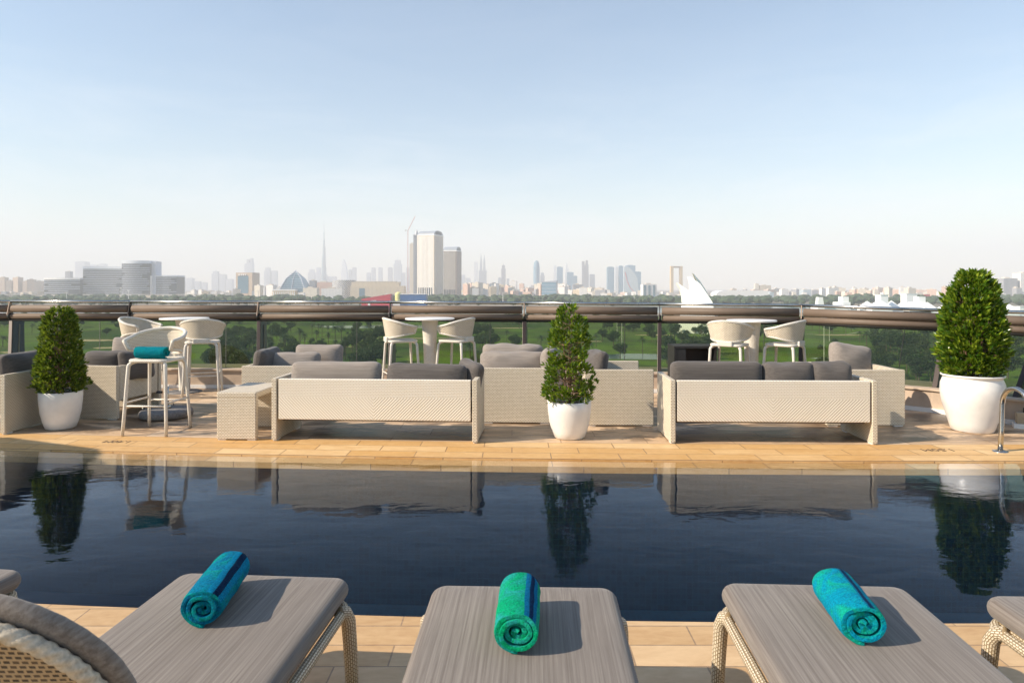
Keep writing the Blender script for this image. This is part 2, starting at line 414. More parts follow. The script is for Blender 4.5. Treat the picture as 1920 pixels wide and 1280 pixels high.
# ------------------------------------------------------------------ pool and terrace
def YN(X): return 3.14 - .042*X + .0104*X*X if abs(X) < 4 else 3.14 - .042*X + .0104*(16 + 8*(abs(X)-4))
def YF(X): return 5.92 - .048*X + .006*X*X                 # inner edge of the submerged rim
def YO(X): return YF(X) + .185                              # where the dry coping begins
# balustrade nodes: (px hand, y hand, Y hand, y roller bottom, px base, Y base)
NODES = [(-900,562,11.2,596,-960,10.7),(-520,565,11.1,599,-545,10.65),(-235,565,11.05,599,-250,10.6),(20,565,11.0,599,17,10.6),(245,565.5,10.95,599,243,10.55),
         (485,566,10.9,599.5,484,10.5),(732,566.5,10.85,600,731,10.45),(983,568,10.7,601,983,10.3),(1237,570,10.4,603,1236,10.05),
         (1503,572.5,9.85,606,1500,9.6),(1770,581.5,8.75,618,1752,8.45),(1945,586,7.95,628,1903,7.7),(2210,596,7.0,642,2165,6.75),(2600,600,6.2,650,2550,6.0)]
HAND = [P(a, b, Y) for a, b, Y, c, d, e in NODES]
LOWB = [P(a, c, Y) for a, b, Y, c, d, e in NODES]
BASE = [Vector((XX(d, e), e, .29)) for a, b, Y, c, d, e in NODES]
def wallY(X):
    for a, b in zip(BASE[:-1], BASE[1:]):
        if a.x <= X <= b.x: return a.y + (b.y-a.y)*(X-a.x)/(b.x-a.x)
    return BASE[0].y if X < BASE[0].x else BASE[-1].y

PX0, PX1 = -7.4, 8.2                                        # pool ends
def strip(name, mat, f0, f1, z, x0, x1, dx=.25, ny=1, kind='structure', v0=0.0):
    mb = MB(); n = int(round((x1-x0)/dx))
    xs = [x0 + (x1-x0)*i/n for i in range(n+1)]
    for i in range(n):
        a, b = xs[i], xs[i+1]
        for j in range(ny):
            t0, t1 = j/ny, (j+1)/ny
            ya0, ya1 = f0(a)+(f1(a)-f0(a))*t0, f0(a)+(f1(a)-f0(a))*t1
            yb0, yb1 = f0(b)+(f1(b)-f0(b))*t0, f0(b)+(f1(b)-f0(b))*t1
            va0, va1, vb0, vb1 = (f1(a)-f0(a))*t0+v0, (f1(a)-f0(a))*t1+v0, (f1(b)-f0(b))*t0+v0, (f1(b)-f0(b))*t1+v0
            mb.add([(a,ya0,z),(b,yb0,z),(b,yb1,z),(a,ya1,z)], [(0,1,2,3)], [[(a,va0),(b,vb0),(b,vb1),(a,va1)]])
    return tag(mb.build(name, mat), kind=kind)
strip('coping', 'coping', YO, lambda x: YO(x)+.63, 0.0, PX0, PX1)
strip('terrace_floor', 'deck', lambda x: YO(x)+.63, lambda x: max(wallY(x)+.1, YO(x)+.7), 0.0, -12, 7.2)
strip('near_terrace_floor', 'near_deck', lambda x: -6 + 0*x, lambda x: YN(x), 0.0, -12, 9, .5)
strip('side_floor_left', 'deck', lambda x: YN(x), lambda x: YO(x)+.63, 0.0, -12, PX0)
# pool shell: rim, walls, floor
DEP = -1.25
def wallstrip(fn, z0, z1, x0=PX0, x1=PX1, n=70, mb=None):
    xs = [x0+(x1-x0)*i/n for i in range(n+1)]
    for a, b in zip(xs[:-1], xs[1:]):
        mb.add([(a,fn(a),z0),(b,fn(b),z0),(b,fn(b),z1),(a,fn(a),z1)], [(0,1,2,3)], [[(a,z0),(b,z0),(b,z1),(a,z1)]])
    return mb
rim = strip('pool_rim', 'coping', YF, YO, -.022, PX0, PX1, v0=.02)
e = MB(); wallstrip(YO, -.022, 0, mb=e); wallstrip(YF, -.075, -.022, mb=e); tag(e.build('pool_edge', 'coping'), kind='structure')
e = MB(); wallstrip(YF, DEP, -.075, mb=e); wallstrip(YN, DEP, 0, mb=e)
for X in (PX0, PX1): e.add([(X,YN(X),DEP),(X,YO(X),DEP),(X,YO(X),0),(X,YN(X),0)], [(0,1,2,3)])
tag(e.build('pool_wall', 'mosaic'), kind='structure')
strip('pool_floor', 'mosaic', YN, YF, DEP, PX0, PX1)
strip('pool_water', 'water', YN, YO, -.012, PX0, PX1)
# a round lamp in the pool floor
e = MB(); c = (-1.05, 3.95); e.lathe([(0.001,.02),(.085,.02),(.10,.012),(.105,0)], 32)
o = e.build('pool_lamp', mottled('lamp_lens', (.16,.38,.40), .3, 20, .3), loc=(c[0], c[1], DEP), smooth=True)
tag(o, 'small round unlit lamp lens under water near the left lounger corner', 'pool lamp')

# engraved depth marks, read from the pool
def text_obj(s, loc, size, rotz, label):
    cu = bpy.data.curves.new('depth_marking', 'FONT'); cu.body = s; cu.size = size; cu.align_x = 'CENTER'; cu.extrude = .0006
    cu.materials.append(MT['text']); tmp = bpy.data.objects.new('text_curve', cu); COL.objects.link(tmp); bpy.context.view_layer.update()
    me = bpy.data.meshes.new_from_object(tmp.evaluated_get(bpy.context.evaluated_depsgraph_get())); bpy.data.objects.remove(tmp)
    o = bpy.data.objects.new('depth_marking', me); COL.objects.link(o)
    o.location = loc; o.rotation_euler = (0,0,rotz)
    tag(o, label, 'depth marking'); return o
text_obj('1.40M', (XX(217,6.72), 6.79, .0015), .115, R(180)-.07, 'dark 1.40M depth mark upside down on the coping before the towel stool')
text_obj('1.50M', (XX(1760,6.4), 6.45, .0015), .125, R(180)-.0, 'dark 1.50M depth mark upside down on the coping left of the steel pool rail')

# parapet, hotel block underneath
def polyprism(nodes, d0, d1, z0, z1, mb=None, zoff=None):
    """wall along the nodes, from d0 (inside) to d1 (outside) of them"""
    mb = mb or MB(); n = len(nodes); nor = []
    for i in range(n):
        t = (nodes[min(i+1,n-1)] - nodes[max(i-1,0)]); t.z = 0; t.normalize(); nor.append(Vector((-t.y, t.x, 0)))
    for i in range(n-1):
        a, b = nodes[i], nodes[i+1]; na, nb = nor[i], nor[i+1]
        q = [a+na*d0, b+nb*d0, b+nb*d1, a+na*d1]
        v = [(p.x,p.y,z0) for p in q] + [(p.x,p.y,z1) for p in q]
        mb.add(v, [(4,5,6,7),(0,1,5,4),(2,3,7,6),(0,3,2,1)])
    return mb
pw = thing('parapet_wall', 'low sandstone parapet wall carrying the glass balustrade', 'parapet wall')
polyprism(BASE, -.12, .55, 0.0, .262).build('wall', 'ledge', pw)
polyprism(BASE, -.15, .60, .262, .29).build('coping', 'ledge', pw, bevel=.004)
polyprism(BASE, -.145, -.12, .0, .05).build('skirting', 'table_white', pw)
hb = thing('hotel_building', 'hotel block under the roof terrace, sandstone faced', 'building')
polyprism(BASE, .10, .50, -33, 0.0).build('wall', 'ledge', hb)

# balustrade
bal = thing('glass_balustrade', 'glass balustrade with bronze posts, steel handrail and rolled taupe blinds along the terrace', 'balustrade')
def lerp(a, b, t): return a + (b-a)*t
mb = MB()
for i in range(len(HAND)-1):
    mb.tube([HAND[i], lerp(HAND[i],HAND[i+1],.5), HAND[i+1]], .0215, 14)
mb.build('handrail', 'steel', bal, smooth=True)
def down(i, py_off):                                        # a point py_off/33 of the way from handrail centre to roller bottom
    return lerp(HAND[i], LOWB[i], py_off/33.0)
for i in range(len(HAND)-1):
    a, b = down(i, 13.2), down(i+1, 13.2); d = (b-a).normalized()
    mb = MB(); mb.tube([a+d*.035, b-d*.035], .060, 20); mb.build('upper_roller', 'taupe', bal, smooth=True)
    a, b = down(i, 26.5) + Vector((0,-.012,0)), down(i+1, 26.5) + Vector((0,-.012,0))
    mb = MB(); mb.tube([a+d*.03, b-d*.03], .043, 18); mb.build('lower_roller', 'taupe', bal, smooth=True)
    a, b = down(i, 33), down(i+1, 33)
    mb = MB(); mb.tube([a, b], .024, 8); mb.build('seal_shadow_black', 'seal_shadow_black', bal, smooth=True)  # near-black bar standing in for the shadow strip below the lower roller
    # glass: two sheets per bay, with a gap between them
    A0, B0 = BASE[i] + Vector((0,.02,0)), BASE[i+1] + Vector((0,.02,0)); A1, B1 = down(i, 33), down(i+1, 33)
    for (s0, s1) in ((.0, .745), (.75, 1.0)):
        mb = MB(); q = [lerp(A0,B0,s0), lerp(A0,B0,s1), lerp(A1,B1,s1), lerp(A1,B1,s0)]
        nrm = (q[1]-q[0]).cross(q[3]-q[0]).normalized()*.005
        mb.add([p+nrm for p in q] + [p-nrm for p in q], [(0,1,2,3),(7,6,5,4),(0,4,5,1),(1,5,6,2),(2,6,7,3),(3,7,4,0)])
        mb.build('glass_panel', 'glass', bal)
    mb = MB(); mb.tube([lerp(A0,B0,.7475)-Vector((0,.006,0)), lerp(A1,B1,.7475)-Vector((0,.006,0))], .005, 6); mb.build('glass_seal', 'seal_shadow_black', bal)
for i in range(len(HAND)):
    t = (HAND[min(i+1,len(HAND)-1)] - HAND[max(i-1,0)]); t.z = 0; t.normalize(); out = Vector((-t.y, t.x, 0))
    b0, t0 = BASE[i], down(i, 30); mb = MB()
    w = t*.028
    q = [b0-w, b0+w, b0+w+out*.30, b0-w+out*.30, t0-w, t0+w, t0+w+out*.26, t0-w+out*.26]
    mb.add(q, [(0,3,2,1),(4,5,6,7),(0,1,5,4),(1,2,6,5),(2,3,7,6),(3,0,4,7)]); ps = mb.build('post', 'bronze', bal, bevel=.003)
    if i in (3, 5, 10):
        mb = MB(); w2 = t*.010; c0, c1 = lerp(b0,t0,.05)+t*.031+out*.15, lerp(b0,t0,.86)+t*.031+out*.15
        mb.tube([c0, c1], .012, 6); mb.build('conduit', 'strip', ps)
    mb = MB(); top = HAND[i]; bt = down(i, 24)
    q = []
    for p, dd in ((bt, .085), (top, .03)):
        q += [p-t*.006-out*dd, p+t*.006-out*dd, p+t*.006+out*dd*.6, p-t*.006+out*dd*.6]
    mb.add(q, [(0,3,2,1),(4,5,6,7),(0,1,5,4),(1,2,6,5),(2,3,7,6),(3,0,4,7)]); mb.build('bracket', 'strip' if i % 2 else 'bronze', bal)
    mb = MB(); p = down(i, 26.5)+Vector((0,-.012,0)); mb.tube([p-t*.02, p+t*.02], .050, 16); mb.build('collar', 'seal_shadow_black', bal, smooth=True)

# ------------------------------------------------------------------ sofas
def sofa(label, cx, cy, rotz, W, D, group, chev=True, name='wicker_sofa', H=.622, gap=.215):
    r = thing(name, label, 'sofa' if name == 'wicker_sofa' else 'armchair', (cx, cy, 0), rotz, group)
    for sx in (-1, 1):
        x0 = sx*W/2; x1 = x0 - sx*.052
        MB().box(min(x0,x1), max(x0,x1), -D/2, D/2, .012, H).build('arm', 'wicker', r, bevel=.007)
        MB().box(min(x0,x1)+.008, max(x0,x1)-.008, -D/2+.02, -D/2+.12, 0, .012).build('foot', 'table_white', r)
        MB().box(min(x0,x1)+.008, max(x0,x1)-.008, D/2-.12, D/2-.02, 0, .012).build('foot', 'table_white', r)
    MB().box(-W/2+.068, W/2-.068, -D/2+.006, -D/2+.056, gap, H-.004).build('back_panel', 'wicker_chev' if chev else 'wicker', r, bevel=.007)
    MB().box(-W/2+.055, W/2-.055, -D/2+.06, D/2-.01, .235, .29).build('seat_base', 'wicker', r, bevel=.005)
    MB().box(-W/2+.07, W/2-.07, -D/2+.12, D/2-.05, .185, .232).build('seat_frame', 'bronze', r)
    nc = 2 if W > 1.4 else 1; cw = (W-.13)/nc
    for k in range(nc):
        mb = MB(); rbox(mb, cw-.01, .14, D-.10, .045, 10, .05, .004, k, Matrix.Translation((-W/2+.065+cw*(k+.5), .03, .36)) @ Matrix.Rotation(R(90), 4, 'X'))
        mb.build('seat_cushion', 'sofa_fabric', r, smooth=True)
    return r
def cushion(label, loc, w, h, d, rz=0, tilt=12, mat='sofa_fabric', roll=0, wr=.012, seed=1, puff=.35, pinch=.35, group=None, name='sofa_cushion'):
    mb = MB(); rbox(mb, w, d, h, d*.42, 16, puff, wr, seed, None, pinch)
    o = mb.build(name, mat, smooth=True, loc=loc)
    o.rotation_euler = (Matrix.Rotation(R(rz),3,'Z') @ Matrix.Rotation(R(-tilt),3,'X') @ Matrix.Rotation(R(roll),3,'Y')).to_euler()
    b = o.modifiers.new('sub','SUBSURF'); b.levels = b.render_levels = 1
    return tag(o, label, 'cushion', group)
SG = 'white wicker lounge seats on the terrace'
CG = 'grey cushions on the wicker seats'
sofa('long cream wicker sofa seen from behind, left of the middle potted shrub', -1.345, 7.075, R(-3.3), 2.06, .69, SG)
sofa('long cream wicker sofa seen from behind, right of the middle potted shrub', 2.555, 6.985, R(-1.5), 2.0, .69, SG)
r3 = R(-3.3)
cushion('long dark grey cushion on left half of the left wicker sofa', (-1.80, 7.00, .595), .93, .35, .16, -3.3, 6, 'sofa_fabric_light', 0, .006, 3, .15, .15, CG)
cushion('dark grey cushion slumped on right half of the left wicker sofa', (-.87, 6.96, .572), .82, .36, .17, -3.3, 10, 'sofa_fabric', 1, .012, 5, .3, .25, CG)
cushion('small slate cushion wedged at right arm of the left wicker sofa', (-.445, 7.10, .585), .42, .36, .15, -60, 10, 'sofa_fabric', 6, .012, 6, .3, .3, CG)
cushion('long smooth dark cushion on left half of the right wicker sofa', (2.07, 6.93, .61), .92, .34, .16, -1.5, 5, 'sofa_fabric', 0, .004, 7, .12, .12, CG)
cushion('creased dark cushion in the middle of the right wicker sofa', (2.80, 6.93, .60), .53, .36, .19, -1.5, 8, 'sofa_fabric', 0, .018, 8, .4, .3, CG)
cushion('creased dark cushion near right arm of the right wicker sofa', (3.22, 6.93, .60), .44, .36, .19, -1.5, 8, 'sofa_fabric', 2, .016, 9, .4, .3, CG)
# armchairs
def chair(label, x0, x1, y0, depth, face, rz=0):
    cx, cy = (x0+x1)/2, y0 + depth/2
    return sofa(label, cx, cy, R(face + rz), depth, x1-x0, SG, False, 'wicker_armchair')
chair('cream wicker armchair directly behind the waterfall side table', -3.115, -2.30, 7.86, .85, -90)
cushion('grey upright cushion at outer back of the armchair behind the side table', (-2.97, 8.25, .60), .62, .40, .15, -90, 8, 'sofa_fabric', 0, .01, 11, .3, .3, CG)
cushion('light taupe cushion pair front one, above left end of the left wicker sofa', (-2.66, 8.28, .575), .66, .34, .15, 4, 16, 'sofa_fabric_light', 0, .014, 12, .4, .4, CG)
cushion('light taupe cushion standing tallest behind the left wicker sofa', (-2.42, 8.56, .62), .60, .40, .15, -2, 12, 'sofa_fabric_light', 0, .012, 13, .4, .4, CG)
chair('cream wicker armchair left of the middle potted shrub with two piled cushions', -.317, .46, 7.66, .85, 90, -3)
cushion('upper light taupe cushion of the pile left of the middle shrub', (.01, 8.32, .68), .74, .33, .16, -2, 10, 'sofa_fabric_light', 0, .016, 14, .45, .35, CG)
cushion('lower creased taupe cushion of the pile left of the middle shrub', (.02, 8.10, .60), .80, .34, .17, -2, 10, 'sofa_fabric_light', 0, .018, 15, .45, .3, CG)
cushion('grey cushion edge-on touching left side of the middle shrub', (.45, 7.98, .62), .55, .42, .17, 82, 4, 'sofa_fabric_light', 0, .012, 16, .3, .3, CG)
chair('cream wicker armchair right of the middle potted shrub', .80, 1.56, 7.51, .95, -90, 0)
cushion('dark grey cushion edge-on touching right side of the middle shrub', (.98, 8.02, .60), .66, .40, .17, -86, 10, 'sofa_fabric', -3, .012, 17, .3, .3, CG)
chair('cream wicker armchair behind right end of the right wicker sofa', 3.46, 4.32, 7.50, .85, 90, 0)
cushion('tall light grey cushion on the armchair left of the large urn', (4.02, 8.12, .64), .54, .44, .18, 14, 10, 'sofa_fabric_light', 10, .012, 18, .35, .3, CG)
chair('white wicker armchair between the left potted shrub and the towel stool', -5.20, -4.50, 7.90, .82, 90, -7)
cushion('mid grey cushion low against right side of the left potted shrub', (-4.86, 8.15, .60), .46, .36, .15, 10, 12, 'sofa_fabric', 0, .012, 19, .4, .4, CG)
cushion('light taupe cushion standing behind the towel stool, left of its backrest', (-4.78, 8.62, .70), .52, .42, .15, 4, 10, 'sofa_fabric_light', 0, .01, 20, .4, .4, CG)
cushion('slate cushion with soft corner just left of the towel stool seat', (-4.52, 8.22, .60), .42, .36, .15, 60, 10, 'sofa_fabric', 0, .012, 21, .4, .4, CG)
chair('wicker armchair cut by left frame edge with shaded side', -6.15, -5.275, 7.05, .92, 0, 0)
cushion('long slate cushion above arm of the armchair at left frame edge', (-5.40, 7.62, .62), .80, .40, .16, 90, 6, 'sofa_fabric', 0, .01, 22, .3, .3, CG)
cushion('dark cushion cut by left frame edge', (-5.62, 7.30, .62), .46, .38, .15, 20, 8, 'sofa_fabric', 0, .01, 23, .3, .3, CG)

# side table: one folded wicker sheet
st = thing('side_table', 'cream wicker waterfall side table left of the left wicker sofa', 'side table', (-2.735, 7.165, 0), R(-3))
for y in (-.35, .29): MB().box(-.20, .20, y, y+.06, .012, .478).build('leg_panel', 'wicker', st, bevel=.008)
MB().box(-.202, .202, -.352, .352, .42, .482).build('tabletop', 'wicker', st, bevel=.012)
for y in (-.34, .30):
    for x in (-.15, .15): MB().box(x-.04, x+.04, y, y+.04, 0, .012).build('foot', 'table_white', st)

# ------------------------------------------------------------------ bar stools and tables
def make_stool():
    r = thing('bar_stool', 'x', 'bar stool', (0,0,0), 0, 'white woven bar stools')
    S = .775
    mb = MB(); slab(mb, .43, -.21, .21, .09, S-.035, S, .016, .002); mb.build('seat', 'wicker_fine', r, smooth=True)
    for sx in (-1, 1):
        for sy in (-1, 1):
            pts = []
            for k in range(6):
                a = k/5*math.pi/2
                pts.append((sx*(.10 + .095*math.sin(a)*1.0), sy*(.10+.085*math.sin(a)), S-.02 - .055*(1-math.cos(a))))
            for k in range(1, 5):
                t = k/4; pts.append((sx*(.195+.035*t), sy*(.185+.045*t), (S-.075)*(1-t)+.003))
            rr = [.019]*6 + [.018,.017,.0165,.016]
            MB().tube(pts, rr, 10).build('leg', 'wicker_fine', r, smooth=True)
    fz = .30; c = [(sx*.216, sy*.211, fz) for sx, sy in ((-1,1),(1,1),(1,-1),(-1,-1))]
    for a, b in ((0,1),(1,2),(2,3),(3,0)):
        dz = 0 if a in (0,2) else .03
        MB().tube([Vector(c[a])+Vector((0,0,dz)), Vector(c[b])+Vector((0,0,dz))], .010, 8).build('footrest', 'wicker_fine', r, smooth=True)
    # wrap-around woven back
    def bp(phi, t):                                          # phi degrees from the rear, t 0 bottom .. 1 top
        a = abs(phi)/108; zt = 1.075 - .115*a**1.6; zb = .80 + .075*a**1.5
        rad = .215 + .05*t*(1-.35*a) + .02*(1-a); g = R(phi)
        yy = -math.cos(g)*rad*.95; yy = yy*2.0 if yy > 0 else yy
        return Vector((math.sin(g)*rad*(1.06+.10*max(0,a-.6)), yy + .015, zb + (zt-zb)*t))
    ph = [-108 + 216*i/40 for i in range(41)]
    rows = []; nt = 7
    for t in range(nt+1):
        rows.append([bp(p, t/nt) for p in ph])
    rows += [[q + Vector((-q.x, -q.y, 0)).normalized()*-.012 for q in rr_] for rr_ in rows[::-1]]
    rows.append(rows[0])
    mb = MB(); base = 0
    n = len(ph)
    for i in range(len(rows)-1):
        for j in range(n-1):
            q = [rows[i][j], rows[i][j+1], rows[i+1][j+1], rows[i+1][j]]
            u0, u1 = R(ph[j])*.25, R(ph[j+1])*.25
            mb.add(q, [(0,1,2,3)], [[(u0,q[0].z),(u1,q[1].z),(u1,q[2].z),(u0,q[3].z)]])
    back = mb.build('backrest', 'wicker', r, smooth=True)
    loop = [bp(p, 1) for p in ph] + [bp(108, t) for t in (.7,.4,.15)] + [bp(p, 0) for p in ph[::-1]] + [bp(-108, t) for t in (.15,.4,.7)]
    loop.append(loop[0]); loop.append(loop[1])
    MB().tube(loop, .0185, 8, False).build('rim', 'wicker_fine', back, smooth=True)
    MB().box(-.10, .10, -.235, -.17, S-.03, .815).build('back_mount', 'wicker_fine', r, bevel=.01)
    return r
stool0 = make_stool()
SP = [(XX(296,7.25), 7.24, 176, 'white bar stool nearest the pool, holding a rolled teal towel', 0),
      (XX(379,9.6), 9.62, 18, 'white bar stool right of the left bar table, turned with its back to the pool', 0),
      (XX(262,10.0), 10.0, -98, 'white bar stool mostly hidden behind the towel stool, left of the left bar table', 0),
      (XX(752,9.85), 9.85, -68, 'white bar stool left of the middle bar table', 0),
      (XX(856,9.85), 9.85, 66, 'white bar stool right of the middle bar table', 0),
      (XX(1368,9.15), 9.15, -35, 'white bar stool left of the right bar table', 0),
      (XX(1471,9.15), 9.15, 48, 'white bar stool right of the right bar table', 0)]
for k, (x, y, rz, lab, _) in enumerate(SP):
    if k == 0: stool0.location = (x, y, 0); stool0.rotation_euler = (0,0,R(rz)); stool0['label'] = lab; stool0.scale = (1.02,1.0,1.01)
    else: dup(stool0, (x, y, 0), R(rz), lab)['category'] = 'bar stool'
def bar_table(x, y, rad, label):
    t = thing('bar_table', label, 'bar table', (x, y, 0), 0, 'round white bar tables')
    MB().lathe([(.001,1.085),(rad-.004,1.085),(rad,1.080),(rad,1.066),(rad-.02,1.060),(.001,1.058)], 56).build('tabletop', 'table_white', t, smooth=False)
    mb = MB(); pr = [(.075,.02),(.085,.4),(.10,.8),(.122,1.056)]; seg = 28
    for (r0,z0), (r1,z1) in zip(pr[:-1], pr[1:]):
        for k in range(seg):
            a, b = 2*math.pi*k/seg, 2*math.pi*(k+1)/seg
            mb.add([(r0*math.cos(a),r0*math.sin(a),z0),(r0*math.cos(b),r0*math.sin(b),z0),(r1*math.cos(b),r1*math.sin(b),z1),(r1*math.cos(a),r1*math.sin(a),z1)],
                   [(0,1,2,3)], [[(a*.1,z0),(b*.1,z0),(b*.1,z1),(a*.1,z1)]])
    mb.build('pedestal', 'wicker_fine', t, smooth=True)
    MB().lathe([(.001,.03),(.20,.022),(.235,.012),(.24,0)], 40).build('base_plate', 'basestone', t, smooth=True)
bar_table(XX(346,10.0), 10.0, .335, 'round white bar table at left, above the towel stool')
bar_table(XX(806,9.95), 9.95, .358, 'round white bar table between two stools, in the middle')
bar_table(XX(1409,9.35), 9.35, .330, 'round white bar table between two stools, at right')

# ------------------------------------------------------------------ towels
def towel_mat(name, main, alt, stripe, side, s0=(.50,.56), s1=(.46,.61)):
    m = Mat(name, main, .95, spec=.1)
    v = m.uv(); sp = m.n('ShaderNodeSeparateXYZ', {0: v}); u = sp.outputs[0]
    nn = m.ramp(m.noise(m.uv((2.5, 5, 1)), 2.0, 4, .6, 1.0), .45, .62)
    c = m.mix(m.math('MULTIPLY', nn, .75), main, alt)
    def band(a, b): return m.math('MULTIPLY', m.math('GREATER_THAN', u, a), m.math('LESS_THAN', u, b))
    c = m.mix(band(*s1), c, side); c = m.mix(band(*s0), c, stripe)
    fz = m.noise(m.uv((1,1,1), 'Object'), 170, 4, .75)
    m.col(m.mix(.60, c, m.mix(m.ramp(fz, .3, .7), tuple(0 for _ in main), (1,1,1)), 'OVERLAY'))
    m.bump(m.math('ADD', fz, m.math('MULTIPLY', m.noise(m.uv((1,1,1), 'Object'), 40, 3), 1.5)), .007)
    m.b.inputs['Sheen Weight'].default_value = .35; m.b.inputs['Sheen Tint'].default_value = (*side, 1)
    return m.m
MT['tw_blue'] = towel_mat('towel_blue', (.0,.15,.27), (.0,.26,.19), (.003,.008,.04), (.0,.20,.36), (.58,.64), (.53,.70))
MT['tw_green'] = towel_mat('towel_green', (.0,.33,.13), (.02,.30,.30), (.0,.015,.06), (.0,.14,.30), (.585,.625), (.545,.665))
MT['tw_cyan'] = towel_mat('towel_cyan', (.0,.25,.38), (.005,.36,.18), (.002,.010,.05), (.0,.15,.27), (.530,.562), (.515,.577))
MT['tw_teal'] = towel_mat('towel_teal', (.0,.17,.22), (.0,.20,.22), (.0,.08,.12), (.0,.17,.22), (.60,.612), (.60,.612))
def towel(label, loc, rz, mat, Rr=.079, L=.33, turns=3.6, squash=.86, seed=0):
    t = (Rr-.012)/turns; N = int(turns*40); pts_o, pts_i, us = [], [], []
    for k in range(N+1):
        s = k/40; rad = Rr - t*s; a = R(-90) - 2*math.pi*s
        w = 1 + .075*noise.noise(Vector((s*2.3, seed*3.1, 0))) * (1+s)
        ci = Vector((math.cos(a)*rad*w, math.sin(a)*rad*w*squash))
        th = t*.40
        pts_o.append(ci*(1+0)); pts_i.append(Vector((math.cos(a)*(rad*w-2*th), math.sin(a)*(rad*w-2*th)*squash))); us.append(s)
    ring = [(p, u) for p, u in zip(pts_o, us)] + [(p, u+.001) for p, u in zip(pts_i[::-1], us[::-1])]
    n = len(ring); ny = 14; mb = MB(); vs = []
    for j in range(ny+1):
        v = j/ny; y = -L/2 + L*v
        ee = min(v, 1-v)*ny
        for (p, u) in ring:
            sh = 1 - (.045 if ee < .5 else 0.0)
            yy = y + (.010*noise.noise(Vector((u*3.0, seed, v)))) + (0.006*math.sin(u*2.1+seed) if ee < 1 else 0)
            vs.append((p.x*sh + .003*noise.noise(Vector((p.x*20, p.y*20, y*14+seed))), yy, p.y*sh + Rr*squash*.985 + .003*noise.noise(Vector((p.y*20+5, p.x*20, y*14)))))
    fs, uu = [], []
    for j in range(ny):
        for k in range(n):
            k2 = (k+1) % n
            fs.append((j*n+k, j*n+k2, (j+1)*n+k2, (j+1)*n+k))
            ua, ub = ring[k][1], ring[k2][1]
            if abs(ua-ub) > .5: ub = ua
            uu.append([(ua, j/ny*L),(ub, j/ny*L),(ub,(j+1)/ny*L),(ua,(j+1)/ny*L)])
    m = N+1
    for side, j in ((0, 0), (1, ny)):                        # end faces between outer and inner line
        for k in range(m-1):
            a, b, c, d = j*n+k, j*n+k+1, j*n+(n-1-k-1), j*n+(n-1-k)
            fs.append((a, d, c, b) if side == 0 else (a, b, c, d)); uu.append([(us[k]+1.0, 0)]*4)
    mb.add(vs, fs, uu); o = mb.build('rolled_towel', mat, smooth=True, loc=loc, rotz=R(rz))
    b = o.modifiers.new('bevel', 'BEVEL'); b.width = .0035; b.segments = 2; b.limit_method = 'ANGLE'; b.angle_limit = R(50)
    return tag(o, label, 'towel', 'rolled pool towels')
LZ = .405
towel('rolled blue towel with navy stripe on the left lounger', (-1.03, 2.40, LZ), 6, 'tw_blue', .080, .34, seed=1)
towel('rolled bright green towel with blue stripe on the middle lounger', (.024, 2.225, LZ), -3, 'tw_green', .082, .31, seed=2)
towel('rolled cyan towel with green tint on the right lounger', (1.12, 2.275, LZ), -8, 'tw_cyan', .080, .30, seed=3)
towel('rolled teal towel on the seat of a white bar stool', (XX(282,7.1), 7.13, .787), 84, 'tw_teal', .078, .33, seed=4)

